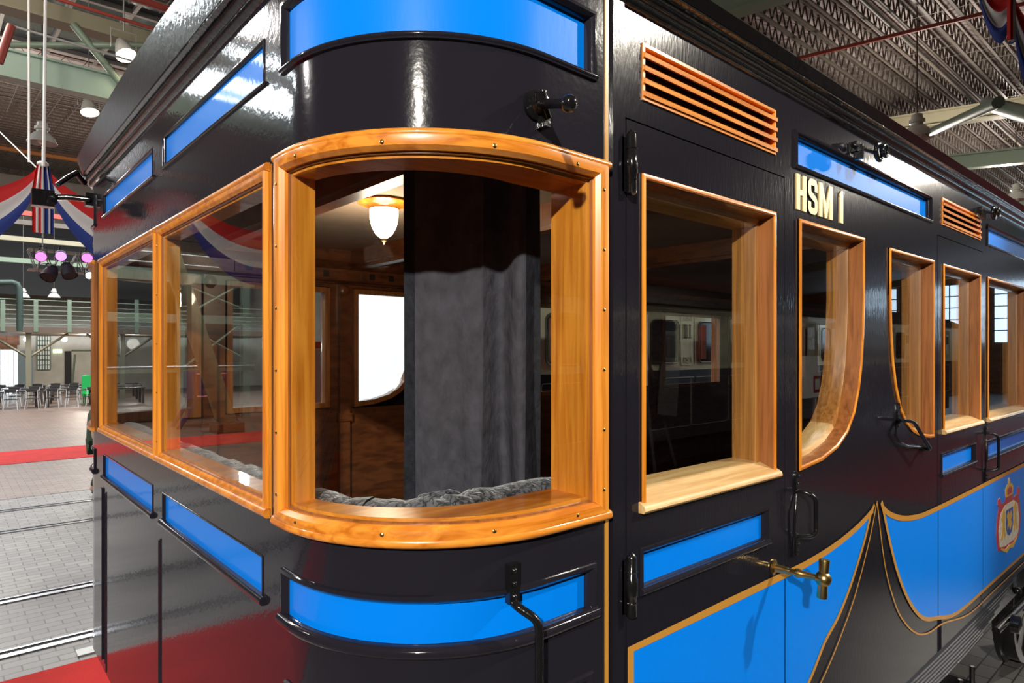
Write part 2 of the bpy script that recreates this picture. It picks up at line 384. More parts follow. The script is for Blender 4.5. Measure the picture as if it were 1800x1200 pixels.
for py_ in (380, 396, 425, 462): a = ATY(90, py_, 34); tn[0] += 1; mb = MB(); mb.mm(-12, 20, 33.9, 34.1, a.z-.10, a.z+.10); struct('trim_%d' % tn[0], mb, [TAN, GREEN, REDP, LATT][tn[0] % 4], 0)
# black sheet set ahead of the back wall, over the balcony
a = ATY(80, 520, 44); b = ATY(80, 420, 44); mb = MB(); mb.mm(-8, 16, 43.9, 44, a.z, b.z+.8); tn[0] += 1; struct('trim_%d' % tn[0], mb, DARK, 0)

# ---- tracks and carpets
def rail(y, label, x0=-28, x1=44, g=True):
    mb = MB(); mb.mm(x0, x1, y-.035, y+.035, -.02, .012); o = thing('rail', label, 'rail', (0, y, 0), 'rails set in the paving')
    mb.build('rail_head', RAIL, o, 0); mb = MB(); mb.mm(x0, x1, y+.035, y+.105, -.02, .003); mb.build('flange_groove', GROOVE, o, 0)
    mb = MB(); mb.mm(x0, x1, y+.105, y+.135, -.02, .010); mb.build('check_rail', RAIL, o, 0)
rail(5.78, 'grooved steel rail beside the red carpet, nearest in the paving'); rail(7.22, 'grooved steel rail in the paving, second out from the red carpet')
rail(10.35, 'steel rail in the paving, third out from the near red carpet'); rail(11.85, 'steel rail in the paving beside the feet of the person')
def carpet(x0, x1, y0, y1, label):
    mb = MB(); mb.mm(x0, x1, y0, y1, .0, .012); o = mb.build('carpet_runner', CARPET, None, 0); tag(o, label, 'carpet'); return o
carpet(-14, 24, 3.35, 5.27, 'red carpet runner right beside the coach end, at lower left')
carpet(-14, 24, 17.1, 19.4, 'far red carpet runner crossing the paving beyond the tracks')
carpet(12, 32, -4.5, -2.2, 'red carpet runner along the near side of the coach, mirrored in its paint')
# drain cover
a = G(165, 1142); mb = MB(); mb.mm(a[0]-.12, a[0]+.12, a[1]-.07, a[1]+.07, 0, .012); tag(mb.build('drain_cover', GREY, None, 0), 'small grey metal cover plate in the pavers by the carpet', 'cover plate')

# ---- bunting
CLO = [RED_C, WHI_C, BLU_C]
def swag(p0, p1, top, bot, label, cols=(0, 1, 2), end=.22):
    p0, p1 = Vector(p0), Vector(p1); mb = MB(); nu, nv = 36, 12; d = (p1-p0); n = Vector((-d.y, d.x, 0)).normalized()
    for i in range(nu+1):
        u = i/nu; k = 4*u*(1-u); sgn = k**.75
        for j in range(nv+1):
            v = j/nv; z = -(top*sgn+(bot-top)*v*sgn)-end*v*(1-sgn)
            p = p0+d*u+Vector((0, 0, z))+n*(.03*math.sin(v*14)*k+.07*v*k); mb.v.append(tuple(p))
    for i in range(nu):
        for j in range(nv):
            q = i*(nv+1)+j; mb.f.append((q, q+1, q+nv+2, q+nv+1)); mb.m.append(cols[min(2, j*3//nv)])
    o = mb.build('bunting_swag', CLO, None, 80); return tag(o, label, 'bunting', 'red white and blue bunting swags')
def tail(p, w_, h_, label):
    p = Vector(p); o = thing('bunting_tail', label, 'bunting', p); mb = MB(); nx, nz = 12, 8
    for j in range(nz+1):
        for i in range(nx+1):
            t = i/nx; f = (.55+.45*min(1, j/3)); mb.v.append((p.x+(t-.5)*w_*f, p.y+.03*math.sin(t*22), p.z-h_*j/nz))
    for j in range(nz):
        for i in range(nx): q = j*(nx+1)+i; mb.f.append((q, q+1, q+nx+2, q+nx+1)); mb.m.append([0, 0, 1, 1, 0, 1, 1, 2, 2, 1, 2, 2][i])
    mb.build('pleated_cloth', CLO, o, 80)
    mb = MB(); mb.ball(p, .05, 10, 0, (1.3, .8, .8)); mb.build('knot', WHI_C, o)
YB = 9.0
A = ATY(75, 292, YB); k_ = 2.35
for q, lb in ((-1, 'striped swag at the left edge, left of the hanging white cable'), (0, 'striped swag between the white cable and the coach roof corner')):
    swag(A+Vector((k_*q+.04, 0, 0)), A+Vector((k_*(q+1)-.04, 0, 0)), .50, 1.30, lb)
for q, lb in ((-2, 'striped swag mirrored in the coach end, beyond the left edge'), (-3, 'farthest striped swag beyond the left edge')):
    swag(A+Vector((k_*q+.04, 0, 0)), A+Vector((k_*(q+1)-.04, 0, 0)), .50, 1.30, lb)
tail(A+Vector((0, -.03, .02)), .22, .86, 'pleated striped tail hanging where two swags meet on the white cable')
tb = AT(1716, -70, 6.2); tc_ = AT(1779, -25, 6.0); td = AT(1900, -60, 5.8)
swag(tb, tc_, .22, .62, 'mostly blue and white swag at the top right of the hall', (0, 1, 2)); swag(tc_, td, .45, 1.15, 'striped swag cut by the right edge at the top', (0, 1, 2))
tail(AT(1779, -20, 5.9), .12, .48, 'short red and white tail between the two swags at top right')
# cables
def cable(a, b, r, label, up=True):
    if up: a = Vector((a.x, a.y, zc(a.y)-.02))
    mb = MB(); mb.tube([a, b], r, 8); tag(mb.build('hanging_cable', WHITE, None), label, 'cable')
cable(ATY(84, 35, YB-.1), ATY(77, 292, YB-.1), .017, 'thick white cable from the roof down to the striped tail')
cable(ATY(50, 130, 12), ATY(51, 285, 12), .017, 'white cable left of the dome lamp'); cable(ATY(0, 232, 11), ATY(70, 300, 10), .008, 'thin slanting wire at the left above the bunting', False)

# ---- hall lamps
def spot(p, r, label, lit=True, aim=(0, 0, -1)):
    p = Vector(p); o = thing('high_bay_spotlight', label, 'lamp', p); ax = -Vector(aim).normalized()
    mb = MB(); mb.lathe(p, [(r, 0), (r*.98, r*.15), (r*.72, r*1.1), (r*.45, r*1.8), (r*.35, r*2.0), (.001, r*2.05)], 20, 0, ax); mb.build('reflector_shade', DOMEM, o, 60)
    mb = MB(); mb.lathe(p, [(.001, r*.1), (r*.93, r*.1)], 20, 0, ax); mb.build('lens', LGLOW if lit else WHITE, o)
    mb = MB(); q = p+ax*r*.8; mb.tube([q+Vector((r*1.15, 0, 0)), q+Vector((r*1.15, 0, r*1.9)), q+Vector((-r*1.15, 0, r*1.9)), q+Vector((-r*1.15, 0, 0))], .012, 6); mb.tube([q+Vector((0, 0, r*1.9)), Vector((q.x, q.y, zc(q.y)))], .012, 6)
    mb.build('bracket', GREY, o); return o
spot(AT(222, 98, 11.5), .17, 'lit spotlight up by the coach roof edge', True, (.25, -.45, -1)); spot(AT(158, 198, 13), .16, 'lit spotlight hanging over the right hand swag', True, (.1, -.3, -1))
def dome(p, r, label, cab=1.5):
    p = Vector(p); cab = zc(p.y)-p.z-r*1.7; o = thing('dome_lamp', label, 'lamp', p)
    mb = MB(); mb.lathe(p, [(r, 0), (r*.97, r*.12), (r*.80, r*.48), (r*.55, r*.75), (r*.36, r*.88), (r*.36, r*1.0), (r*.48, r*1.05), (r*.48, r*1.25), (r*.36, r*1.3), (r*.34, r*1.6), (r*.15, r*1.7), (.001, r*1.7)], 26); mb.build('shade', DOMEM, o, 50)
    mb = MB(); mb.ball(p+Vector((0, 0, r*.2)), r*.3, 12); mb.build('bulb', WHITE, o)
    mb = MB(); mb.tube([p+Vector((0, 0, r*1.7)), p+Vector((0, 0, r*1.7+cab))], .012, 6); mb.build('cord', LATT, o); return o
dome(AT(74, 252, 13.5), .27, 'unlit white dome lamp beside the cable at left'); dome(AT(1612, 243, 11.5), .26, 'grey dome lamp over the coach roof, nearest of the two at right', 1.2)
dome(AT(1786, 352, 17), .26, 'small dome lamp low above the coach roof near the right edge', 1.5)
# lamps that light the coach, seen only mirrored in its paint
for p, aim, lb in (((-4.7, -4.6, 5.6), (5.5, 4.8, -3), 'spotlight aimed at the rounded coach corner from the left'), ((5.9, -3.5, 6.3), (-3.5, 3.5, -4), 'spotlight aimed at the coach doors'),
                   ((17, -3.5, 6.8), (-10, 3.5, -4.6), 'spotlight aimed at the far coach windows'), ((-5.2, 6.5, 6.6), (5.7, -4.5, -4.6), 'spotlight aimed at the coach end wall')):
    v = Vector(aim).normalized(); spot(Vector(p)-v*.18, .16, lb, False, v)
for p, e in (((14.5, 3.4, 6.4), 380), ((22, 3.5, 6.6), 500), ((8, 40, 2.9), 300), ((6, 41.5, 3.0), 260), ((0, 43, 2.8), 200), ((32, 4, 6.6), 420), ((-1, 9.5, 8.2), 350), ((0, 22, 8.0), 700), ((9, 27, 8.0), 700)): lamp('fill_glow', 'POINT', p, None, e, (1, .90, .78), .3)  # added point fills for roof deck and far wall, none inside a dome

# ---- balcony on the far side
YBAL = 38.0
zs_ = ATY(80, 580, YBAL).z; bx0, bx1 = -8, 16
t_ = thing('balcony', 'grey steel balcony with horizontal rails along the far wall', 'balcony', (4, YBAL, 0))
mb = MB(); mb.mm(bx0, bx1, YBAL, 45.5, zs_-.14, zs_+.14); mb.build('deck', mat('balcony_deck_brown', (.16, .12, .09), .6), t_, 0)
for px_ in (-60, 5, 63, 122, 180, 240, 300):
    a = ATY(px_, 575, YBAL); mb = MB(); mb.mm(a.x-.09, a.x+.09, YBAL-.05, YBAL+.05, zs_-.1, ATY(px_, 527, YBAL).z); mb.build('railing_post', GREEN, t_, 0)
for py_ in (528, 538, 546, 554, 562, 570):
    z = ATY(80, py_, YBAL).z; mb = MB(); mb.tube([(bx0, YBAL, z), (bx1, YBAL, z)], .025, 6); mb.build('guard_rail', GREEN, t_)
for i, px_ in enumerate((50, 215)):
    a = ATY(px_, 600, YBAL+.3); cc = thing('balcony_column', ['tan steel column with slanted braces under the balcony', 'balcony column hidden behind the coach end'][i], 'column', (a.x, a.y, 0))
    mb = MB(); mb.mm(a.x-.11, a.x+.11, a.y-.11, a.y+.11, 0, zs_-.14); mb.build('shaft', TAN, cc, 0)
    for s in (-1, 1): mb = MB(); mb.tube([(a.x, a.y, zs_-1.35), (a.x+s*1.6, a.y, zs_-.15)], .06, 4); mb.build('brace', TAN, cc, 0)
for px_, lb in ((47, 'small yellow glowing lamp on the balcony column'), (113, 'small yellow glowing lamp hanging under the balcony')):
    a = ATY(px_, 596, YBAL+.75); o = thing('globe_lamp', lb, 'lamp', a, 'glowing lamps under the balcony'); mb = MB(); mb.ball(a, .13, 12); mb.build('globe', LGLOW, o); mb = MB(); mb.tube([a+Vector((0, 0, .1)), Vector((a.x, a.y, zs_-.142))], .02, 6); mb.build('stem', DARK, o)
# far doors
def far_box(name, x0p, y0p, x1p, y1p, m, d=.06, Y=HY1-.05):
    a, b = ATY(x0p, y1p, Y), ATY(x1p, y0p, Y); mb = MB(); mb.mm(a.x, b.x, Y-d, Y, max(0, a.z), b.z); o = struct(name, mb, m, 0); return o, a, b
PALEB = mat('pale_blue_door', (.22, .32, .38), .5)
far_box('wall_brick_panel', -60, 588, 30, 614, WALLB); far_box('wall_brick_panel_2', 12, 586, 34, 606, WALLB, .05, HY1-.12)
o, a, b = far_box('door_1', -4, 615, 14, 700, DAYL); o, a, b = far_box('door_2', 16, 615, 31, 700, DAYL); far_box('door_3', 32, 616, 58, 700, PALEB)
for xx in (0, 14.5, 31, 8, 23): far_box('trim_%d' % (60+int(xx)), xx-.8, 613, xx+.8, 700, WHITE, .1)
far_box('door_4', 114, 617, 125, 700, DARK); o, a, b = far_box('door_5', 126, 616, 165, 700, WALLW)
mb = MB(); mb.tube([(a.x, HY1-.2, 0.2), (b.x-1, HY1-.2, 2.3)], .05, 4); mb.tube([(a.x+1.2, HY1-.2, 0), (a.x+1.2, HY1-.2, b.z)], .04, 4); mb.tube([(a.x, HY1-.2, b.z), (b.x, HY1-.2, b.z)], .05, 4); struct('trim_90', mb, GREEN, 0)
a = ATY(101, 617, HY1-.05); mb = MB(); mb.box(a, (.45, .10, .22)); tag(mb.build('lit_sign', mat('sign_glow', (.9, 1, .8), .4, emit=(.8, 1, .6), es=1.5), None, 0), 'small pale lit sign on the far wall', 'sign')
# duct
mb = MB(); mb.tube(fillet0([ATY(-60, 497, 36), ATY(20, 497, 36), ATY(34, 503, 36), ATY(34, 582, 36)]) if False else [ATY(-60, 497, 36), ATY(22, 496, 36), ATY(30, 499, 36), ATY(34, 507, 36), ATY(35, 582, 36)], .13, 12)
tag(mb.build('air_duct', mat('duct_green', (.04, .07, .06), .5), None), 'dark green air duct bending down beside the balcony railing', 'duct')

# ---- stage truss with pink lamps
ST = thing('lighting_truss', 'grey lattice lighting truss over the hall at left', 'truss', ATY(100, 470, 19))
p0, p1 = ATY(50, 437, 19), ATY(215, 452, 19); zt0 = p0.z; mb = MB()
for dy_ in (0, .32):
    for dz in (0, -.5): mb.tube([(p0.x, 19+dy_, zt0+dz), (p1.x, 19+dy_, zt0+dz)], .025, 6)
mb.build('chord', GREY, ST)
mb = MB(); n = 12
for k in range(n):
    xa = p0.x+(p1.x-p0.x)*k/n; xb = p0.x+(p1.x-p0.x)*(k+1)/n
    for dy_ in (0, .32): mb.tube([(xa, 19+dy_, zt0-(.5 if k % 2 else 0)), (xb, 19+dy_, zt0-(0 if k % 2 else .5))], .014, 5)
    mb.tube([(xa, 19, zt0-(.5 if k % 2 else 0)), (xa, 19.32, zt0-(.5 if k % 2 else 0))], .012, 5)
mb.build('lattice_web', GREY, ST)
for xx in (p0.x+.3, p0.x+2.2): mb = MB(); mb.tube([(xx, 19.16, zt0-.02), (xx, 19.16, zc(19.16)-.02)], .015, 5); mb.build('suspension_wire', GREY, ST)
PINK = mat('pink_lamp_lens', (1, .3, .8), .3, emit=(1, .10, .50), es=3.2); PURP = mat('violet_lamp_lens', (.8, .4, 1), .3, emit=(.62, .14, 1), es=3.2)
def parcan(px_, py_, m, label, aim=(-.1, -1, -.35), r=.13):
    p = ATY(px_, py_, 18.6); o = thing('stage_lamp', label, 'stage lamp', p); ax = -Vector(aim).normalized()
    mb = MB(); mb.lathe(p, [(r, -.02), (r, .12), (r*.85, .22), (r*.6, .34), (.001, .36)], 16, 0, ax); mb.build('can', DARK, o, 50)
    mb = MB(); mb.lathe(p, [(.001, -.01), (r*.9, -.01)], 16, 0, ax); mb.build('lens', m, o)
    mb = MB(); mb.tube([p+Vector((r, .1, 0)), p+Vector((r, .1, r*2)), p+Vector((-r, .1, r*2)), p+Vector((-r, .1, 0))], .012, 5); mb.tube([p+Vector((0, .1, r*2)), (p.x, 19.0, max(zt0-.5, p.z+r*2) if p.z+r*2 < zt0 else zt0)], .02, 5); mb.build('yoke', DARK, o)
parcan(72, 451, PINK, 'stage lamp with a pink lens, leftmost on the truss'); parcan(107, 450, PURP, 'stage lamp with a violet lens, middle of the truss'); parcan(153, 453, PINK, 'stage lamp with a pink lens beside the coach corner')
parcan(84, 487, DARK, 'black unlit stage lamp hanging below the left pink one', (-.5, -.6, -.9), .17); parcan(123, 484, DARK, 'black unlit stage lamp hanging below the violet one', (.2, -.5, -.9), .17)
parcan(157, 484, LGLOW, 'small white lit stage lamp beside the coach corner', (0, -1, -.3), .09)
for px_, lb in ((41, 'small tin lamp left of the truss over the balcony'), (95, 'small tin lamp below the truss over the balcony')): dome(ATY(px_, 523, 37), .26, lb, 2.2)

# ---- tables and chairs
TOP = mat('dark_table_top', (.05, .05, .055), .25); LEGM = mat('dark_wood_leg', (.08, .06, .05), .5); CHM = mat('pale_chair_metal', (.6, .6, .6), .35); SEAT = mat('dark_chair_seat', (.03, .03, .03), .5)
def table(p, label, w_=1.9):
    p = Vector(p); o = thing('dining_table', label, 'table', p, 'long dark dining tables under the balcony')
    mb = MB(); mb.mm(p.x-w_/2, p.x+w_/2, p.y-.4, p.y+.4, .71, .76); mb.build('tabletop', TOP, o, 0)
    for sx_ in (-1, 1):
        for sy_ in (-1, 1): mb = MB(); mb.box((p.x+sx_*(w_/2-.1), p.y+sy_*.33, .355), (.1, .08, .71)); mb.build('leg', LEGM, o, 0)
    return o
def chair(p, label):
    p = Vector(p); o = thing('dining_chair', label, 'chair', p, 'pale metal chairs at the dark tables')
    mb = MB(); mb.mm(p.x-.22, p.x+.22, p.y-.22, p.y+.22, .43, .46); mb.build('seat', SEAT, o, 0)
    mb = MB(); mb.tube([(p.x-.2, p.y-.22, .82), (p.x, p.y-.26, .84), (p.x+.2, p.y-.22, .82)], .05, 6, 0, False, (.4, 1.3)); mb.build('backrest', SEAT, o)
    for sx_ in (-1, 1):
        mb = MB(); mb.tube([(p.x+sx_*.25, p.y-.25, 0), (p.x+sx_*.2, p.y-.2, .44), (p.x+sx_*.2, p.y-.22, .84)], .018, 6); mb.build('leg', CHM, o)
        mb = MB(); mb.tube([(p.x+sx_*.25, p.y+.25, 0), (p.x+sx_*.2, p.y+.2, .44)], .018, 6); mb.build('leg', CHM, o)
    return o
tx = [2.0+.0, 4.05, 6.1, 8.15]; lt = None
NAMES = ['leftmost', 'second from the left', 'third from the left', 'rightmost']
for r_i, (yy, rn) in enumerate(((34.6, 'front'), (37.0, 'middle'), (39.6, 'rear'))):
    for i in range(4):
        lb = 'dark dining table in the %s row under the balcony, %s' % (rn, NAMES[i]); loc = (.3+2.05*i+.35*r_i, yy, 0)
        if lt is None: lt = table(loc, lb)
        else: dup(lt, loc, lb)
lc_ = None; ORD = ['first', 'second', 'third', 'fourth', 'fifth', 'sixth', 'seventh', 'eighth', 'ninth']
for r_i, (yy, rn) in enumerate(((33.9, 'front'), (36.3, 'middle'), (38.9, 'rear'))):
    for i in range(9):
        lb = 'pale metal chair at the %s table row, %s from the left' % (rn, ORD[i]); loc = (.1+.72*i+.3*r_i+random.uniform(-.06, .06), yy, 0)
        if lc_ is None: lc_ = chair(loc, lb)
        else: dup(lc_, loc, lb, random.uniform(-.25, .25))
a = ATY(161, 665, 35.45); o = thing('armchair', 'bright green chair beside the dark tables at the coach corner', 'chair', (a.x, 35.45, 0)); GR = mat('green_plastic', (.02, .42, .10), .4)
mb = MB(); mb.mm(a.x-.35, a.x+.35, 35.15, 35.75, .35, .5); mb.build('seat', GR, o, 0); mb = MB(); mb.mm(a.x-.35, a.x+.35, 35.7, 35.85, .5, 1.35); mb.build('backrest', GR, o, 0)
for sx_ in (-1, 1):
    for sy_ in (-1, 1): mb = MB(); mb.tube([(a.x+sx_*.3, 35.45+sy_*.25, 0), (a.x+sx_*.3, 35.45+sy_*.25, .36)], .025, 6); mb.build('leg', GR, o)

# ---- steel gantry, slanted column and blue machine mirrored in the end window
YG = 24.0
MX = 1.08
gx = [MX-ATY(431, 600, YG).x, MX-ATY(316, 600, YG).x]; gz = [ATY(380, y, YG).z for y in (650, 562, 492, 476)]
g = thing('steel_gantry', 'green steel two storey gantry mirrored in the coach end window', 'gantry', (gx[0], YG, 0))
for x in gx: mb = MB(); mb.mm(x-.13, x+.13, YG-.13, YG+.13, 0, 5.6); mb.build('post', GREEN, g, 0)
for z, h_ in ((gz[0], .12), (gz[1], .3), (gz[2], .35)): mb = MB(); mb.mm(gx[0]-.3, gx[1]+3, YG-.1, YG+.1, z-h_/2, z+h_/2); mb.build('cross_beam', GREEN, g, 0)
for z in (gz[3], gz[3]+.35, gz[0]+.05): mb = MB(); mb.tube([(gx[0]-.3, YG-.2, z+.1), (gx[1]+3, YG-.2, z+.1)], .03, 6); mb.build('handrail', GREY, g)
for za, zb_ in ((gz[2], gz[1]), (gz[1], gz[0])): mb = MB(); mb.tube([(gx[0], YG, za), (gx[1], YG, zb_)], .05, 4); mb.tube([(gx[0], YG, zb_+.4), (gx[1], YG, za-.2)], .04, 4); mb.build('brace', GREEN, g, 0)
mb = MB(); mb.mm(gx[0], gx[1]+3, YG+.6, YG+.65, 0, 5.0); mb.build('dark_backing', DARK, g, 0)  # black sheet added so the gantry mirrors against dark
pb_ = AT(442, 752, 18.4); pb_.z = 0; pt_ = AT(322, 425, 18.4); pb_.y = 19.9; pt_.y = 20.6; pb_.x = MX-pb_.x; pt_.x = MX-pt_.x; c_ = thing('slanted_column', 'thick olive steel column slanting upwards, mirrored in the coach end window', 'column', pb_)
mb = MB(); mb.tube([pb_+Vector((0, 0, .3)), pt_], [.29, .27], 20); mb.build('shaft', mat('olive_steel', (.17, .17, .09), .4), c_)
mb = MB(); mb.mm(pb_.x-.4, pb_.x+.4, pb_.y-.4, pb_.y+.4, 0, .3); mb.build('footing', mat('footing_brown', (.15, .07, .04), .6), c_, 0)
YM = 21.4; BLM = mat('deep_blue_paint', (.01, .02, .16), .3, coat=.5); RDM = mat('red_lining_paint', (.4, .01, .01), .35)
a, b = ATY(340, 702, YM), ATY(402, 652, YM); a.x, b.x = MX-b.x, MX-a.x; o = thing('snow_plough', 'dark blue boxed machine with red lining on trestle legs', 'machine', ((a.x+b.x)/2, YM, 0))
mb = MB(); mb.mm(a.x, b.x, YM, YM+1.2, a.z, b.z); mb.build('casing', BLM, o, 0)
mb = MB(); ringr = [(a.x+.08, a.z+.08), (b.x-.08, a.z+.08), (b.x-.08, b.z-.08), (a.x+.08, b.z-.08)]
for i in range(4): (xa, za), (xb, zb_) = ringr[i], ringr[(i+1) % 4]; mb.tube([(xa, YM-.01, za), (xb, YM-.01, zb_)], .035, 4)
mb.build('red_lining', RDM, o, 0)
for s in (-1, 1):
    for q in (.2, 1.0): mb = MB(); mb.tube([((a.x+b.x)/2+s*.35, YM+q, a.z), ((a.x+b.x)/2+s*.95, YM+q, 0)], .07, 6); mb.build('leg', BLM, o)

# ---- white screen, boards and easel on the carpet between the coaches
YS = 4.75
a, b = ATY(628, 730, YS), ATY(716, 508, YS); o = thing('projection_screen', 'bright white lit screen seen through the corner window beside the curtain', 'screen', ((a.x+b.x)/2, YS, 0))
mb = MB(); mb.mm(a.x, b.x+.5, YS-.02, YS+.02, a.z-.4, b.z); mb.build('screen_sheet', mat('lit_screen', (1, 1, 1), .6, emit=(.95, .98, 1), es=1.6), o, 0)
for x in (a.x+.1, b.x+.4):
    mb = MB(); mb.tube([(x, YS+.03, .013), (x, YS+.03, a.z)], .025, 6); mb.tube([(x, YS-.3, .04), (x, YS+.3, .04)], .025, 6); mb.build('stand', GREY, o)
a, b = ATY(540, 712, YS), ATY(586, 612, YS); o = thing('display_board', 'white display board with a brown top rail left of the bright screen', 'board', ((a.x+b.x)/2, YS, 0))
mb = MB(); mb.mm(a.x, b.x, YS-.03, YS+.03, a.z, b.z); mb.build('panel', WHITE, o, 0); mb = MB(); mb.mm(a.x, b.x+.02, YS-.04, YS+.04, b.z, b.z+.06); mb.build('top_rail', WIN0 if False else RDM, o, 0)
for x in (a.x+.08, b.x-.08): mb = MB(); mb.tube([(x, YS, .013), (x, YS, a.z)], .02, 6); mb.build('leg', DARK, o)
a, b = ATY(1403, 703, YS-.2), ATY(1450, 625, YS-.2); o = thing('display_case', 'white display case with a small red bordered notice, mirrored in the curved side window', 'display case', ((a.x+b.x)/2, -YS, 0))
mb = MB(); mb.mm(a.x, b.x, -YS-.25, -YS+.2, a.z, b.z); mb.build('case', WHITE, o, 0)
mb = MB(); mb.mm(b.x-.30, b.x-.06, -YS+.2, -YS+.215, a.z+.1, a.z+.42); s_ = mb.build('notice', RDM, o, 0); mb = MB(); mb.mm(b.x-.27, b.x-.09, -YS+.214, -YS+.22, a.z+.16, a.z+.36); mb.build('notice_paper', WHITE, s_, 0)
for x in (a.x+.08, b.x-.08):
    for y in (-YS+.12, -YS-.18): mb = MB(); mb.mm(x-.025, x+.025, y-.025, y+.025, 0, a.z); mb.build('leg', WHITE, o, 0)
c = ATY(1196, 650, 4.5); o = thing('easel', 'grey wooden easel mirrored in the door window', 'easel', (c.x, -4.9, 0)); EM = mat('easel_grey', (.22, .21, .20), .6)
tp = Vector((c.x-.3, -4.95, 3.0))
for d_ in ((-.15, .25), (.75, .1), (.1, -.35)): mb = MB(); mb.tube([tp, (c.x+d_[0], -4.9+d_[1], .0)], .03, 4); mb.build('leg', EM, o, 0)
mb = MB(); mb.box((c.x+.25, -4.8, 1.9), (.5, .03, .75), Matrix.Rotation(.12, 3, 'Y')); mb.build('board', mat('easel_board', (.10, .10, .10), .5), o, 0)

# ---- cream and dark blue carriage on the next track
YK0, YK1, KX0, KX1 = 5.45, 8.2, 6.0, 26.0
CREAM = mat('cream_coach_paint', (.62, .60, .42), .3, coat=.6); NAVY = mat('navy_coach_paint', (.018, .022, .04), .25, coat=.8); KG = mat('dark_carriage_glass', (.02, .02, .03), .08)
LINE = mat('dark_ornament_paint', (.06, .06, .05), .5); KROOF = mat('grey_carriage_roof', (.05, .05, .05), .6); CRT = mat('red_brown_curtain', (.30, .06, .03), .8)
PLN = mat('pale_lining', (.35, .36, .30), .5)
def carriage(sg, lab):
    k = thing('cream_carriage', lab, 'railway carriage', (10, sg*6.8, 0))
    _mb = MB
    def MBS():
        m = _mb(); bld = m.build
        def b2(*a_, **k_):
            if sg < 0: m.v = [(p[0], -p[1], p[2]) for p in m.v]
            return bld(*a_, **k_)
        m.build = b2; return m
    mb = MBS(); mb.mm(KX0, KX1, YK0, YK1, 2.18, 3.28); mb.build('upper_body', CREAM, k, 0); mb = MBS(); mb.mm(KX0, KX1, YK0-.01, YK1+.01, 1.0, 2.18); mb.build('lower_body', NAVY, k, 0)
    mb = MBS(); prof = [(YK0-.12+(YK1-YK0+.24)*i/16, 3.28+.5*math.sin(PI*i/16)**.7) for i in range(17)]
    mb.prism(prof, lambda a, b: (KX0-.1, a, b), lambda a, b: (KX1+.1, a, b)); mb.build('roof', KROOF, k, 40)
    mb = MBS(); mb.mm(KX0, KX1, YK0+.3, YK1-.3, .55, 1.0); mb.build('underframe', DARK, k, 0)
    def rrect(x0, x1, z0, z1, r, n=5):
        out = []
        for cx, cz, a0 in ((x1-r, z0+r, -90), (x1-r, z1-r, 0), (x0+r, z1-r, 90), (x0+r, z0+r, 180)):
            for i in range(n+1): t = math.radians(a0+90*i/n); out.append((cx+r*math.cos(t), cz+r*math.sin(t)))
        return out
    x = KX0+.25; i = 0
    while x < 24:
        mb = MBS(); mb.prism(rrect(x, x+.62, 2.32, 3.0, .1), lambda a, b: (a, YK0-.012, b), lambda a, b: (a, YK0+.05, b)); w_ = mb.build('window', KG, k, 30)
        mb = MBS(); rr = rrect(x-.02, x+.64, 2.30, 3.02, .11); mb.tube([(a, YK0-.015, b) for a, b in rr], .014, 6, 0, True); mb.build('window_trim', LINE, w_)
        if i % 3 == 0: mb = MBS(); mb.mm(x+.05, x+.22, YK0-.02, YK0-.012, 2.36, 2.96); mb.build('window_curtain', CRT, w_, 0)
        if i % 3 == 2:                  # numeral III on the panel beside the door
            for q in range(3): mb = MBS(); mb.mm(x+.80+q*.08, x+.835+q*.08, YK0-.016, YK0, 2.72, 2.96); mb.mm(x+.785+q*.08, x+.85+q*.08, YK0-.016, YK0, 2.72, 2.74); mb.mm(x+.785+q*.08, x+.85+q*.08, YK0-.016, YK0, 2.94, 2.96); mb.build('numeral', LINE, k, 0)
        mb = MBS(); rr = rrect(x+.70, x+1.12, 2.26, 3.16, .05); mb.tube([(a, YK0-.006, b) for a, b in rr], .006, 4, 0, True)
        rr = rrect(x-.1, x+1.12, 1.2, 2.05, .05); mb.tube([(a, YK0-.014, b) for a, b in rr], .006, 4, 0, True)
        for q in (2.35, 3.08): mb.tube([(x+.91+.12*math.sin(t*2), YK0-.006, q+.05*math.sin(t*3)) for t in [PI*2*j/24 for j in range(24)]], .005, 4, 0, True)
        mb.build('painted_lining', PLN, k, 0)
        x += 1.25; i += 1
    for xw in (8.5, 14.5, 20.5):
        mb = MBS(); mb.lathe((xw, YK0+.6, .5), [(.05, -.05), (.42, 0), (.5, 0), (.5, .1), (.53, .1), (.53, .13), (.05, .1)], 28, 0, (0, 1, 0)); mb.build('wheel', DARK, k, 40)
carriage(1, 'old cream and navy carriage on the track behind the coach, seen through its windows')
carriage(-1, 'old cream and navy carriage on the camera side, mirrored in the door window')

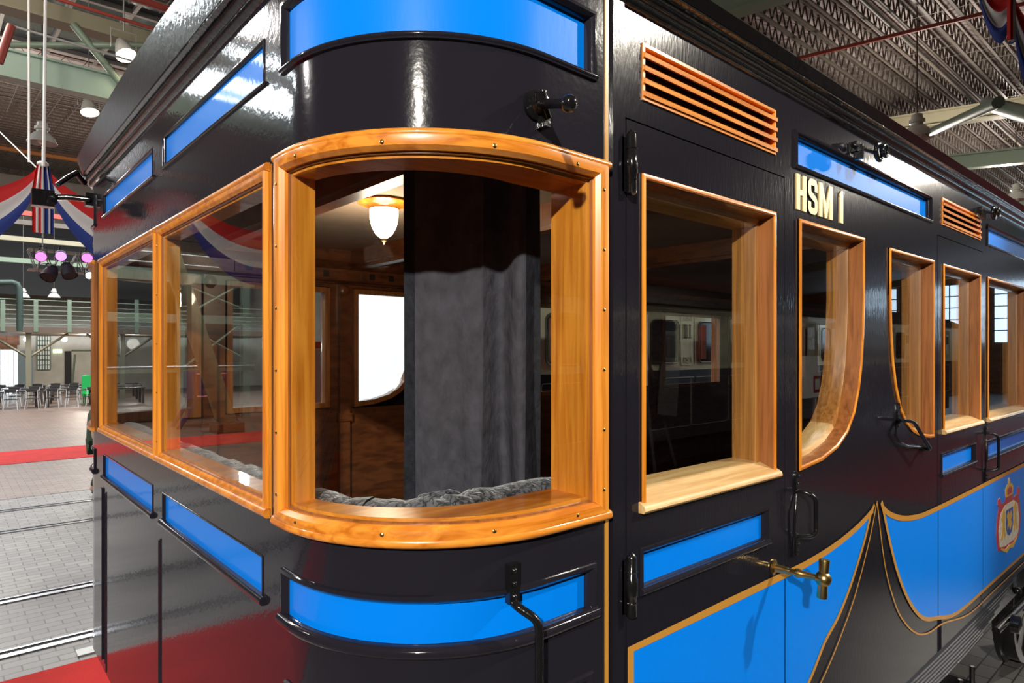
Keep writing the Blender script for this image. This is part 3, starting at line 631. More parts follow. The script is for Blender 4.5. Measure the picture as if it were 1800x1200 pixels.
# ---- person walking beyond the coach corner, mostly hidden by it
def person():
    f = G(171, 866); bx, by = f; o = thing('person', 'person in a dark green coat and trousers walking beyond the coach corner', 'person', (bx, by, 0))
    verts = [(0, 0, .98, .15), (0, 0, 1.15, .15), (0, 0, 1.38, .17), (0, 0, 1.50, .07), (0, .01, 1.57, .06), (0, -.02, 1.66, .10), (0, -.02, 1.74, .075),
             (-.10, 0, .88, .10), (-.12, -.06, .50, .065), (-.13, .10, .09, .045), (-.13, .0, .04, .04), (-.13, -.12, .03, .035),
             (.10, 0, .88, .10), (.12, -.16, .52, .065), (.12, -.20, .09, .045), (.12, -.28, .04, .04), (.12, -.40, .03, .035),
             (-.21, 0, 1.42, .065), (-.30, .03, 1.16, .05), (-.33, -.08, .93, .036), (-.335, -.12, .87, .03),
             (.21, 0, 1.42, .065), (.28, -.03, 1.16, .05), (.26, -.20, .98, .036), (.255, -.25, .94, .03)]
    edges = [(0, 1), (1, 2), (2, 3), (3, 4), (4, 5), (5, 6), (0, 7), (7, 8), (8, 9), (9, 10), (10, 11), (0, 12), (12, 13), (13, 14), (14, 15), (15, 16), (2, 17), (17, 18), (18, 19), (19, 20), (2, 21), (21, 22), (22, 23), (23, 24)]
    def skin(name, vs, es, m, par, root=0):
        me = bpy.data.meshes.new(name); me.from_pydata([(bx+v[0], by+v[1], v[2]) for v in vs], es, []); 
        q = bpy.data.objects.new(name, me); COL.objects.link(q); me.materials.append(m); q.modifiers.new('skin', 'SKIN').use_smooth_shade = True
        for i, v in enumerate(vs): me.skin_vertices[0].data[i].radius = (v[3], v[3])
        me.skin_vertices[0].data[root].use_root = True
        s = q.modifiers.new('sub', 'SUBSURF'); s.levels = 2; s.render_levels = 2; q.parent = par; q.matrix_parent_inverse = Matrix.Translation(-Vector(par.location)) if par.type == 'EMPTY' else Matrix()
        return q
    COAT = mat('dark_green_coat', (.03, .06, .035), .8); SK = mat('skin', (.55, .33, .24), .5); HR = mat('brown_hair', (.06, .035, .02), .7); SH = mat('shoe_black', (.02, .02, .02), .5)
    body = skin('body', verts, edges, SK, o)
    skin('coat', [(0, 0, .80, .19), (0, 0, 1.0, .18), (0, 0, 1.2, .17), (0, 0, 1.38, .185), (0, 0, 1.47, .10), (-.21, 0, 1.41, .085), (-.305, .03, 1.16, .068), (-.33, -.08, .96, .052), (.21, 0, 1.41, .085), (.285, -.03, 1.16, .068), (.26, -.19, 1.0, .052)],
         [(0, 1), (1, 2), (2, 3), (3, 4), (3, 5), (5, 6), (6, 7), (3, 8), (8, 9), (9, 10)], COAT, o)
    skin('trousers', [(0, 0, .90, .15), (-.10, 0, .84, .115), (-.12, -.06, .50, .085), (-.13, .08, .12, .07), (.10, 0, .84, .115), (.12, -.16, .52, .085), (.12, -.20, .12, .07)], [(0, 1), (1, 2), (2, 3), (0, 4), (4, 5), (5, 6)], COAT, o)
    mb = MB(); mb.ball((bx, by+.0, 1.71), .115, 16, 0, (.95, 1.05, 1.0)); mb.build('hair', HR, o)
    for x_, y_ in ((-.13, -.03), (.12, -.31)): mb = MB(); mb.ball((bx+x_, by+y_, .045), .07, 12, 0, (.75, 2.0, .65)); mb.build('shoe', SH, o)
    for s in (-1, 1): mb = MB(); mb.ball((bx+s*.035, by-.112, 1.68), .012, 8); mb.build('eye', WHITE, o)
    for hx, hy, hz in ((-.335, -.14, .83), (.255, -.28, .91)):
        hv = [(hx, hy, hz, .028), (hx, hy-.01, hz-.05, .03)]; he = [(0, 1)]
        for q in range(4): n = len(hv); xx = hx-.03+.02*q; hv += [(xx, hy-.015, hz-.09, .009), (xx, hy-.03, hz-.13+.008*abs(q-1.5), .008)]; he += [(1, n), (n, n+1)]
        n = len(hv); hv += [(hx+.01, hy-.05, hz-.05, .009), (hx+.012, hy-.07, hz-.08, .008)]; he += [(0, n), (n, n+1)]
        skin('hand', hv, he, SK, o)
person()
bpy.data.objects['person'].rotation_euler.z = PI/2

# ============================================================ THE BLUE AND BLACK COACH
X0, RC, W = .5404, .37, 3.04
XS = X0+RC; L1 = PI*RC/2; LE = W-2*RC; SM = -(2*L1+LE)
ZB, ZC = 1.13, 3.30               # body bottom, wall top
XE = 11.0                          # coach continues well past the frame
def U(s, z, o):                    # the end wall is thinner than the sides
    if o < 0:
        q = min(1, max(0, -s/L1)) if s > -L1-LE/2 else min(1, max(0, (s-SM)/L1))
        o *= 1-.54*q
    if s >= 0: return (XS+s, -o, z)
    if s >= -L1:
        b = -s/RC; return (XS-math.sin(b)*(RC+o), RC-math.cos(b)*(RC+o), z)
    if s >= -L1-LE: return (X0-o, RC-s-L1, z)
    if s >= -2*L1-LE:
        q = (-s-L1-LE)/RC; return (XS-math.cos(q)*(RC+o), W-RC+math.sin(q)*(RC+o), z)
    return (XS-s-2*L1-LE, W+o, z)
def NEAR(x, z, o): return (x, -o, z)
def FAR(x, z, o): return (x, W+o, z)
def sx(x): return x-XS
def sy(y): return -(L1+y-RC)

def cuts(fn, a, b, extra=()):
    c = {a, b} | {e for e in extra if a < e < b}
    if fn is U:
        for lo in (-L1, SM):
            n = 20
            for i in range(n+1):
                q = lo+L1*i/n
                if a < q < b: c.add(q)
    c = sorted(c); out = [c[0]]
    for q in c[1:]:
        if q-out[-1] > 1e-4: out.append(q)
    return out
def wall(mb, fn, u0, u1, z0, z1, holes, off=0.0, back=None, mi=0, bmi=None):
    us = cuts(fn, u0, u1, [h[k] for h in holes for k in (0, 1)])
    zs = sorted({z0, z1} | {h[k] for h in holes for k in (2, 3) if z0 < h[k] < z1})
    for i in range(len(us)-1):
        for j in range(len(zs)-1):
            um = (us[i]+us[i+1])/2; zm = (zs[j]+zs[j+1])/2
            if any(h[0] < um < h[1] and h[2] < zm < h[3] for h in holes): continue
            for o, m in ((off, mi),)+(((back, bmi if bmi is not None else mi),) if back is not None else ()):
                mb.quad(fn(us[i], zs[j], o), fn(us[i+1], zs[j], o), fn(us[i+1], zs[j+1], o), fn(us[i], zs[j+1], o), m)
    return mb
def weld(mb):                      # merge coincident verts so smooth shading works over wall grids
    key = {}; nv = []; mp = []
    for p in mb.v:
        k = (round(p[0], 5), round(p[1], 5), round(p[2], 5))
        if k not in key: key[k] = len(nv); nv.append(p)
        mp.append(key[k])
    fs = []; ms = []
    for f, m in zip(mb.f, mb.m):
        g = []
        for i in f:
            if not g or mp[i] != g[-1]: g.append(mp[i])
        if g[0] == g[-1]: g.pop()
        if len(g) > 2: fs.append(tuple(g)); ms.append(m)
    mb.v, mb.f, mb.m = nv, fs, ms; return mb
def rect(fn, u0, u1, z0, z1):
    us = cuts(fn, u0, u1)
    return [(u, z0) for u in us]+[(u, z1) for u in reversed(us)]
def inset(poly, d):
    n = len(poly); out = []
    for i in range(n):
        p, a, b = Vector(poly[i]), Vector(poly[i-1]), Vector(poly[(i+1) % n])
        e1 = (p-a).normalized(); e2 = (b-p).normalized()
        n1 = Vector((-e1.y, e1.x)); n2 = Vector((-e2.y, e2.x)); m = n1+n2
        if m.length < 1e-6: m = n1
        m.normalize(); k = max(.3, m.dot(n1))
        q = p+m*(d/k); out.append((q.x, q.y))
    return out
def ring(mb, fn, poly, prof, mv=0, mh=0, close=True):
    n = len(poly); loops = [(inset(poly, i), o) for i, o in prof]; k = len(prof)
    base = [fn(u, z, o) for L, o in loops for u, z in L]
    fs = []; ms = []
    for a in range(k if close else k-1):
        b = (a+1) % k
        for i in range(n):
            j = (i+1) % n
            du = abs(poly[j][0]-poly[i][0]); dz = abs(poly[j][1]-poly[i][1])
            fs.append((a*n+i, a*n+j, b*n+j, b*n+i)); ms.append(mv if dz > du else mh)
    s0 = len(mb.v); mb.v += base
    for f, m in zip(fs, ms): mb.f.append(tuple(q+s0 for q in f)); mb.m.append(m)
    return mb
def sweep(mb, fn, u0, u1, prof, mi=0, n=0):       # prof: closed loop of (off, z)
    us = cuts(fn, u0, u1, [u0+(u1-u0)*i/n for i in range(1, n)] if n else ())
    k = len(prof); vs = [fn(u, z, o) for u in us for o, z in prof]; fs = []
    for i in range(len(us)-1):
        for j in range(k):
            fs.append((i*k+j, i*k+(j+1) % k, (i+1)*k+(j+1) % k, (i+1)*k+j))
    fs.append(tuple(range(k-1, -1, -1))); fs.append(tuple((len(us)-1)*k+j for j in range(k)))
    return mb.add(vs, fs, mi)
def round_prof(o, z, r, n=8, back=.004):
    return [(o-back, z-r)]+[(o+r*math.sin(PI*i/n), z-r*math.cos(PI*i/n)) for i in range(n+1)]+[(o-back, z+r)]
def pane(mb, fn, u0, u1, z0, z1, off, th=.005):
    us = cuts(fn, u0, u1); n = len(us)
    vs = [fn(u, z, o) for o in (off, off-th) for z in (z0, z1) for u in us]; fs = []
    for i in range(n-1):
        fs.append((i, i+1, n+i+1, n+i)); fs.append((2*n+i+1, 2*n+i, 3*n+i, 3*n+i+1))
    return mb.add(vs, fs)
def polypane(mb, fn, poly, off, th=.005):
    n = len(poly)
    mb.add([fn(u, z, off) for u, z in poly], [tuple(range(n))])
    return mb.add([fn(u, z, off-th) for u, z in poly], [tuple(range(n-1, -1, -1))])

coach = thing('railway_coach', 'black and blue wooden railway coach with rounded corner window and gold lettering', 'railway coach', (2, 1.5, 0))
def part(mb, name, m, parent=None, smooth=40): return mb.build(name, m, parent or coach, smooth)

ZU0, ZU1 = 3.094, 3.182            # upper blue band
ZL0, ZL1 = 1.945, 2.033            # lower blue band
ZW0, ZW1 = 2.136, 2.914            # windows
# ---- near side openings (x0, x1, z0, z1)
D1 = (1.166, 1.924); D2 = (3.403, 4.163)
D3 = (6.60, 7.36)
dw1 = (1.221, 1.861, ZW0, 2.910); dw2 = (3.477, 4.105, 2.126, 2.9); dw3 = (6.66, 7.30, 2.126, 2.9)
w2r = (2.018, 2.537, 2.128, 2.912); w3r = (2.794, 3.339, 2.118, 2.903)
w4 = (4.254, 5.20, 2.126, 2.9); w5 = (5.42, 6.50, 2.126, 2.9); w6 = (7.5, 8.6, 2.126, 2.9); w7 = (8.9, 10.2, 2.126, 2.9)
lv1 = (1.226, 1.861, 3.088, 3.213); lv2 = (3.47, 4.107, 3.088, 3.206)
ub1 = (2.009, 3.299, 3.086, 3.176); ub2 = (4.26, 6.5, 3.086, 3.176); lb4 = (4.254, 6.45, 1.917, 1.997)
curve2 = [(2.537, 2.70), (2.528, 2.56), (2.513, 2.45), (2.487, 2.36), (2.448, 2.28), (2.385, 2.215), (2.302, 2.172), (2.18, 2.142), (2.018, 2.128)]
poly2 = [(2.018, 2.128)]+[p for p in reversed(curve2[:-1])]+[(2.537, 2.912), (2.018, 2.912)]
c3 = [(2.794, 2.72), (2.803, 2.58), (2.823, 2.46), (2.857, 2.36), (2.905, 2.275), (2.973, 2.21), (3.06, 2.163), (3.16, 2.136), (3.28, 2.12), (3.339, 2.118)]
poly3 = c3+[(3.339, 2.903), (2.794, 2.903)]

def door_hole(d): return (d[0]-.004, d[1]+.004, ZB, 3.030)
def side_wall(fn, name):
    mb = MB(); holes = [door_hole(D1), door_hole(D2), door_hole(D3), w2r, w3r, w4, w5, w6, w7, lv1, lv2, ub1, ub2, lb4]
    wall(mb, fn, XS+.187, XE, ZB, ZC, holes)
    # fillers between the curved window bottoms and their bounding corners
    c = (2.537, 2.128); pts = curve2
    for i in range(len(pts)-1): mb.add([fn(*c, 0), fn(*pts[i+1], 0), fn(*pts[i], 0)], [(0, 1, 2)])
    c = (2.794, 2.118); pts = c3
    for i in range(len(pts)-1): mb.add([fn(*c, 0), fn(*pts[i+1], 0), fn(*pts[i], 0)], [(0, 1, 2)])
    return part(weld(mb), name, BLACK)
side_wall(NEAR, 'side_panelling'); side_wall(FAR, 'side_panelling')
# rounded corners and end wall in one continuous skin
cw = (sy(.416), sx(1.083), 2.143, 2.906)         # near corner window
e2 = (sy(1.437), sy(.480), 2.145, 2.904); e1 = (sy(2.46), sy(1.464), 2.145, 2.904)
SF = SM-.187
cwf = (SM-.175, sy(W-.45), ZW0, ZW1)
ucb = (sy(.40), sx(1.045), 3.096, 3.215); lcb = (sy(.40), sx(1.045), ZL0, ZL1-.004)
ucf = (SM-.135, sy(W-.40), 3.096, 3.215); lcf = (SM-.135, sy(W-.40), ZL0, ZL1-.004)
ue2 = (sy(1.39), sy(.522), 3.100, 3.190); ue1 = (sy(2.42), sy(1.536), 3.100, 3.186)
le2 = (sy(1.395), sy(.53), 1.950, 2.036); le1 = (sy(2.42), sy(1.536), 1.948, 2.040)
mb = MB(); wall(mb, U, SF, sx(1.097), 1.09, ZC, [cw, e2, e1, cwf, ucb, lcb, ucf, lcf, ue2, ue1, le2, le1])
part(weld(mb), 'end_panelling', BLACKV)
# inner lining of wood
mb = MB(); hs = [cw, e2, e1, cwf]
wall(mb, U, SF, sx(1.097), 1.3, 3.1, hs, off=-.10)
for fn in (NEAR, FAR):
    wall(mb, fn, 1.097, XE, 1.3, 3.1, [dw1, w2r, w3r, dw2, w4, w5, w6, w7, dw3], off=-.10)
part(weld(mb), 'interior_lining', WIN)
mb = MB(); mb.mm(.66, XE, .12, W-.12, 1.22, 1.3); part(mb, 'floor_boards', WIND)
# interior ceiling: flat cloth field with a wooden cornice and cross beams
mb = MB(); mb.mm(.66, XE, .12, W-.12, 3.13, 3.16); part(mb, 'interior_ceiling', CEILIN)
mb = MB()
sweep(mb, U, SF, sx(1.1), [(-.10, 2.93), (-.16, 2.95), (-.17, 3.02), (-.24, 3.06), (-.26, 3.13), (-.10, 3.13)])
for fn in (NEAR, FAR): sweep(mb, fn, 1.097, XE, [(-.10, 2.93), (-.16, 2.95), (-.17, 3.02), (-.24, 3.06), (-.26, 3.13), (-.10, 3.13)])
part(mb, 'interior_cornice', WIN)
for xx in (1.05, 1.98, 3.35):
    mb = MB(); mb.mm(xx-.05, xx+.05, .2, W-.2, 3.04, 3.13); mb.mm(xx-.03, xx+.03, .2, W-.2, 3.02, 3.04); part(mb, 'ceiling_beam', WIN)
# interior wall pilasters and vent boards on the far side
for xx in (1.13, 1.95, 2.68, 3.37):
    mb = MB(); mb.mm(xx-.035, xx+.035, W-.135, W-.10, 1.3, 2.93); mb.mm(xx-.045, xx+.045, W-.145, W-.10, 2.05, 2.10)
    mb.ball((xx, W-.13, 2.89), .04, 10, 0, (1, .4, 1)); part(mb, 'pilaster', WIN)
for x0, x1 in ((1.25, 1.88), (2.05, 2.62), (2.75, 3.3)):
    mb = MB(); mb.mm(x0, x1, W-.125, W-.10, 2.935, 2.95); v = MB()
    mb.mm(x0, x1, W-.175, W-.16, 2.955, 3.015)
    f = part(mb, 'vent_board', WIN)
    for k in range(4):
        a = x0+(x1-x0)*(k+.5)/4; v.mm(a-.02, a+.02, W-.178, W-.175, 2.965, 3.005)
    part(v, 'vent_slot', WIND, f)
mb = MB(); mb.mm(10.4, 10.45, .12, W-.12, 1.3, 3.13); part(mb, 'bulkhead', WIN)

# ---- roof and cornice
OV = .05
def zr(y): return 3.362+.115*math.sin(PI*min(1, max(0, (y+OV)/(W+2*OV))))**.8
mb = MB()
sweep(mb, U, SF, sx(1.097), [(0, 3.283), (.012, 3.287), (.016, 3.297), (.016, 3.302), (.026, 3.306), (.030, 3.316), (.022, 3.322), (.022, 3.327), (.038, 3.333), (.040, 3.342), (0, 3.342)])
for fn in (NEAR, FAR): sweep(mb, fn, 1.097, XE, [(0, 3.283), (.012, 3.287), (.016, 3.297), (.016, 3.302), (.026, 3.306), (.030, 3.316), (.022, 3.322), (.022, 3.327), (.038, 3.333), (.040, 3.342), (0, 3.342)])
part(mb, 'cornice', IRON, None, 50)
mb = MB(); us = cuts(U, SM, 0, [sy(RC+LE*i/24) for i in range(25)])
us = us+[sx(1.097), sx(XE)]; us = [SM-(XE-XS), SM-.187]+us
for i in range(len(us)-1):
    q = []
    for u in (us[i], us[i+1]):
        a = U(u, 3.338, OV-.01); zt = zr(a[1]); b = U(u, zt-.006, OV+.012); c = U(u, zt+.004, OV-.01); q.append((a, b, c))
    mb.quad(q[0][0], q[1][0], q[1][1], q[0][1]); mb.quad(q[0][1], q[1][1], q[1][2], q[0][2])
# roof skin
xs_ = [X0-OV+.01+(XS-X0+OV-.01)*(1-math.cos(PI/2*i/14)) for i in range(15)]+[1.3, 2, 4, XE]
rows = []
for x in xs_:
    if x < XS:
        R = RC+OV-.01; dx = XS-x; y0 = RC-math.sqrt(max(0, R*R-dx*dx))
    else: y0 = -OV+.01
    y1 = W-y0
    rows.append([(x, y0+(y1-y0)*j/30, zr(y0+(y1-y0)*j/30)+.004) for j in range(31)])
for i in range(len(rows)-1):
    for j in range(30): mb.quad(rows[i][j], rows[i+1][j], rows[i+1][j+1], rows[i][j+1])
part(weld(mb), 'roof', ROOFB, None, 50)

# ---- blue bands: recessed blue board, black moulding round it, round bead under it
def blue_band(fn, r, par=None, bead=.009, nm='blue_panel', k=1.0):
    u0, u1, z0, z1 = r
    mb = MB(); us = cuts(fn, u0, u1); zz = (z0, z1); o = -.016
    for i in range(len(us)-1): mb.quad(fn(us[i], z0, o), fn(us[i+1], z0, o), fn(us[i+1], z1, o), fn(us[i], z1, o))
    for (a, b) in ((z0, 1), (z1, 1)):
        pass
    p = part(weld(mb), nm, BLUE, par)
    mb = MB()
    w_ = .016*k; ring(mb, fn, rect(fn, u0-w_, u1+w_, z0-w_, z1+w_), [(0, 0), (.002*k, .006*k), (.009*k, .007*k), (.015*k, .002*k), (.020*k, -.010), (.020*k, -.018), (.012*k, -.018), (0, -.004)])
    part(mb, 'moulding', BLACKV, p, 35)
    if bead:
        mb = MB(); sweep(mb, fn, u0-.016, u1+.016, round_prof(.003, z0-.006, bead)); part(mb, 'bead', BLACKV, p, 50)
    return p
for r in (ucb, ucf): blue_band(U, r, bead=.006)
for r in (lcb, lcf): blue_band(U, r, bead=.013)
for r in (ue2, ue1): blue_band(U, r, bead=.004, k=.4)
for r in (le2, le1): blue_band(U, r, bead=.010, k=.4)
for r in (ub1, ub2): blue_band(NEAR, r, bead=.004)
blue_band(NEAR, lb4, bead=.005)

# ---- lower end wall mouldings
for yy in (1.425, 2.36):
    mb = MB(); mb.tube([(X0+.001, yy, ZB-.03), (X0+.001, yy, 1.885)], .0045, 8); mb.tube([(X0, yy+.022, ZB), (X0, yy+.022, 1.875)], .003, 8); part(mb, 'end_bead', BLACKV)
mb = MB(); mb.mm(X0-.007, X0, 2.43, 2.46, ZB, 1.89); part(mb, 'end_bead', BLACKV)
mb = MB(); ring(mb, U, rect(U, sy(.40), sx(1.05), ZB-.3, 1.815), [(0, 0), (.003, .007), (.012, .007), (.016, 0)]); part(mb, 'lower_panel_moulding', BLACKV, None, 50)
# small hinge mark and gold uprights
mb = MB(); mb.mm(1.090, 1.100, -.003, .002, ZB, ZC); part(mb, 'gold_upright_line', GOLD)
mb = MB(); mb.mm(1.112, 1.150, -.006, .004, ZB, 3.283); part(mb, 'corner_post_strip', BLACK)

# ---- wooden window frames
def wood_window(fn, r, par=None, cas=.034, proud=.022, glass_o=-.004, nm='window_frame', beads=True, wm=None):
    u0, u1, z0, z1 = r; out = rect(fn, u0, u1, z0, z1)
    mb = MB()
    ring(mb, fn, out, [(-.004, 0), (-.004, proud*.5), (.002, proud*.9), (.010, proud), (cas-.008, proud*.85), (cas, proud*.4), (cas, -.006), (cas+.010, -.008), (cas+.012, -.112), (-.004, -.112)], 0, 1)
    f = part(mb, nm, wm or [WOODV, WOODX], par, 30)
    if beads:
        mb = MB(); sweep(mb, fn, u0-.006, u1+.006, round_prof(proud*.6, z0+.003, .011)); part(mb, 'sill_nosing', WOODX, f, 60)
        mb = MB(); sweep(mb, fn, u0-.006, u1+.006, round_prof(proud*.6, z1-.003, .009)); part(mb, 'head_moulding', WOODX, f, 60)
    mb = MB(); pane(mb, fn, u0+cas, u1-cas, z0+cas, z1-cas, glass_o); part(mb, 'glass_pane', GLASS, f, 40)
    mb = MB(); ring(mb, fn, rect(fn, u0+cas, u1-cas, z0+cas, z1-cas), [(0, .002), (.003, .002), (.004, -.004), (0, -.004)]); part(mb, 'glazing_bead', TEAKD, f)
    return f
def screws(fn, r, f, nz=5, nu=0, cas=.034, proud=.020, left=True, right=True):
    u0, u1, z0, z1 = r; pts = []
    for k in range(nz):
        z = z0+.06+(z1-z0-.12)*k/(nz-1)
        if left: pts.append((u0+cas*.5, z))
        if right: pts.append((u1-cas*.5, z))
    for k in range(nu):
        u = u0+(u1-u0)*(k+.5)/nu; pts += [(u, z0+cas*.55), (u, z1-cas*.6)]
    for u, z in pts:
        c = Vector(fn(u, z, proud)); nrm = (Vector(fn(u, z, proud+.01))-c).normalized()
        mb = MB(); mb.lathe(c, [(.0042, -.004), (.0042, .0005), (.0025, .0018), (.0001, .002)], 10, 0, nrm)
        part(mb, 'screw', BRASS, f)
fr = wood_window(U, cw); screws(U, cw, fr, 6, 4)
fr = wood_window(U, e2, None, .026, .014); screws(U, e2, fr, 5, 0, .026, .012, True, False)
wood_window(U, e1, None, .026, .014)
wood_window(U, cwf, wm=[TEAKD, TEAKD])  # far frame in darker wood, dim interior put into its colour
def side_window(fn, poly, par=None, sill=None, gl=-.038, open_side=None):
    far_ = fn is FAR; mb = MB()
    ring(mb, fn, poly, [(-.003, 0), (-.003, .006), (.002, .008), (.007, .008), (.010, .005), (.010, -.004), (-.003, -.004)], 0, 1)
    ring(mb, fn, poly, [(.0105, .003), (.016, gl), (-.003, gl), (-.003, .003)], 2, 2)
    f = part(mb, 'window_frame', [WOODV, WOODX, TEAKD], par, 30)
    mb = MB(); ring(mb, fn, inset(poly, .016), [(0, gl), (.016, gl-.002), (.020, gl-.012), (.022, -.115), (-.01, -.115), (-.01, gl)], 0, 1)
    part(mb, 'inner_sash', [TEAKD, TEAKD] if far_ else [OAKV, OAKH], f, 30)  # far sashes darkened in colour to suit the dim interior
    mb = MB(); polypane(mb, fn, inset(poly, .020), gl-.004); part(mb, 'glass_pane', GLASS, f, 0)
    if sill:
        u0, u1, z0 = sill; mb = MB()
        sweep(mb, fn, u0-.012, u1+.012, [(.016, z0-.010), (.021, z0-.004), (.018, z0+.006), (.012, z0+.010), (-.036, z0+.032), (-.036, z0-.010)])
        part(mb, 'sill', OAKH, f, 50)
    return f
def rp(r): return [(r[0], r[2]), (r[1], r[2]), (r[1], r[3]), (r[0], r[3])]
for fn in (NEAR, FAR):
    side_window(fn, poly2); side_window(fn, poly3)
    for r in (w4, w5, w6, w7): side_window(fn, rp(r), None, (r[0], r[1], r[2]))
# the brass-rimmed sash edge behind the right jambs
# ---- doors
def louvre(fn, r, par=None):
    u0, u1, z0, z1 = r; mb = MB()
    ring(mb, fn, rp(r), [(-.004, 0), (-.004, .004), (.004, .004), (.006, -.03), (-.004, -.03)], 0, 1)
    p = part(mb, 'louvre', [WOODV, WOODX], par)
    mb = MB(); mb.quad(fn(u0, z0, -.03), fn(u1, z0, -.03), fn(u1, z1, -.03), fn(u0, z1, -.03)); part(mb, 'louvre_back', WIND, p)
    n = 4
    for k in range(n):
        z = z0+.012+(z1-z0-.035)*k/(n-1)
        mb = MB(); sweep(mb, fn, u0-.002, u1+.006, [(.008, z-.008), (.009, z+.002), (.004, z+.007), (-.026, z+.026), (-.026, z+.012)], 0)
        part(mb, 'slat', WOODX, p, 30)
for fn in (NEAR, FAR):
    louvre(fn, lv1); louvre(fn, lv2)
def door(fn, d, wr, br, handle=True):
    mb = MB(); wall(mb, fn, d[0], d[1], ZB, 3.026, [wr, br], off=.001)
    for a, b in (((d[0], ZB), (d[0], 3.026)), ((d[0], 3.026), (d[1], 3.026)), ((d[1], 3.026), (d[1], ZB))):
        mb.quad(fn(*a, .001), fn(*b, .001), fn(*b, -.05), fn(*a, -.05))
    o = part(weld(mb), 'door', BLACK)
    mb = MB()
    for a, b in (((d[0]-.004, ZB), (d[0]-.004, 3.03)), ((d[0]-.004, 3.03), (d[1]+.004, 3.03)), ((d[1]+.004, 3.03), (d[1]+.004, ZB))):
        mb.quad(fn(*a, 0), fn(*b, 0), fn(*b, -.05), fn(*a, -.05))
    part(mb, 'door_rebate', IRON, o)
    side_window(fn, rp(wr), o, (wr[0], wr[1], wr[2]))
    u0, u1, z0, z1 = br; mb = MB(); mb.quad(fn(u0, z0, -.014), fn(u1, z0, -.014), fn(u1, z1, -.014), fn(u0, z1, -.014)); part(mb, 'blue_panel', BLUE, o)
    mb = MB(); ring(mb, fn, rp((u0-.014, u1+.014, z0-.014, z1+.014)), [(0, .001), (.002, .005), (.008, .006), (.013, .002), (.018, -.008), (.018, -.016), (.01, -.016), (0, -.004)])
    sweep(mb, fn, u0-.014, u1+.014, round_prof(.003, z0-.006, .009)); part(mb, 'panel_moulding', BLACKV, o, 35)
    return o
dr1 = door(NEAR, D1, dw1, (1.228, 1.812, 1.948, 2.030))
dr2 = door(NEAR, D2, dw2, (3.462, 4.01, 1.934, 2.016))
dr3 = door(NEAR, D3, dw3, (6.66, 7.28, 1.934, 2.016))
for d, wr in ((D1, dw1), (D2, dw2), (D3, dw3)): door(FAR, d, wr, (wr[0]+.01, wr[1]-.05, 1.948, 2.030))
for dr, d in ((dr1, D1),):
    for z0, z1 in ((2.855, 2.985), (1.905, 2.035)):
        x = d[0]-.002; mb = MB(); zc = (z0+z1)/2
        mb.lathe((x, -.016, 0), [(.001, z0-.006), (.007, z0-.004), (.012, z0), (.012, zc-.022), (.014, zc-.020), (.014, zc+.020), (.012, zc+.022), (.012, z1), (.008, z1+.008), (.001, z1+.014)], 14)
        for q in (z0+.03, zc, z1-.03): mb.lathe((x, -.016, 0), [(.0125, q-.002), (.0135, q), (.0125, q+.002)], 14)
        mb.mm(x-.02, x+.02, -.006, .002, z0+.004, z1-.004)
        part(mb, 'hinge', IRON, dr, 50)
# brass T handle on the door
bx, bz = S(1342, 1000)
mb = MB(); mb.lathe((1.855, 0, 1.858), [(.024, 0), (.024, .004), (.012, .008), (.010, .03), (.008, .06), (.012, .064), (.014, .072), (.010, .08), (.009, .12), (.012, .128)], 16, 0, (0.12, -1, -.02))
hc = Vector((1.872, -.138, 1.856))
mb.ball(hc, .0225, 16)
mb.lathe(hc, [(.001, -.054), (.0135, -.054), (.0145, -.048), (.0125, -.012), (.0125, .012), (.0145, .048), (.0135, .054), (.001, .054)], 16, 0, (.10, -.03, 1))
part(mb, 'door_handle', BRASS, dr1, 50)

# ---- painted blue fields and gold lines of the side
def ribbon(mb, pts, w, y, mi=0, closed=False):
    n = len(pts); L = []; R = []
    for i in range(n):
        a = Vector(pts[i-1] if (i or closed) else pts[0]); b = Vector(pts[(i+1) % n] if (i < n-1 or closed) else pts[-1])
        p = Vector(pts[i]); d = b-a; d.normalize(); q = Vector((-d.y, d.x))
        k = 1
        if 0 < i < n-1 or closed:
            e = (p-Vector(pts[i-1])).normalized(); k = max(.45, Vector((-e.y, e.x)).dot(q))
        L.append(p+q*w/2/k); R.append(p-q*w/2/k)
    m = n if closed else n-1
    vs = [(p.x, y, p.y) for p in L]+[(p.x, y, p.y) for p in R]
    mb.add(vs, [(i, (i+1) % n, n+(i+1) % n, n+i) for i in range(m)], mi); return mb
def dense(pts, k=5):               # Catmull-Rom
    out = []
    for i in range(len(pts)-1):
        p0 = pts[max(i-1, 0)]; p1 = pts[i]; p2 = pts[i+1]; p3 = pts[min(i+2, len(pts)-1)]
        for j in range(k):
            t = j/k
            out.append(tuple(.5*((2*p1[a])+(-p0[a]+p2[a])*t+(2*p0[a]-5*p1[a]+4*p2[a]-p3[a])*t*t+(-p0[a]+3*p1[a]-3*p2[a]+p3[a])*t**3) for a in range(2)))
    return out+[tuple(pts[-1])]
ZG = 1.822
topA = [(1.176, ZG), (1.6, ZG), (1.9, ZG), (2.05, 1.823), (2.20, 1.831), (2.34, 1.845), (2.46, 1.864), (2.55, 1.884), (2.622, 1.905)]
topA = topA[:3]+dense(topA[3:], 5)
rA = [S(*p) for p in ((1529, 900), (1520, 940), (1507, 985), (1490, 1037), (1470, 1086), (1448, 1127))]+[(2.08, 1.44), (1.9, 1.36), (1.65, 1.30), (1.4, 1.27), (1.176, 1.262)]
rA = dense(rA, 5)
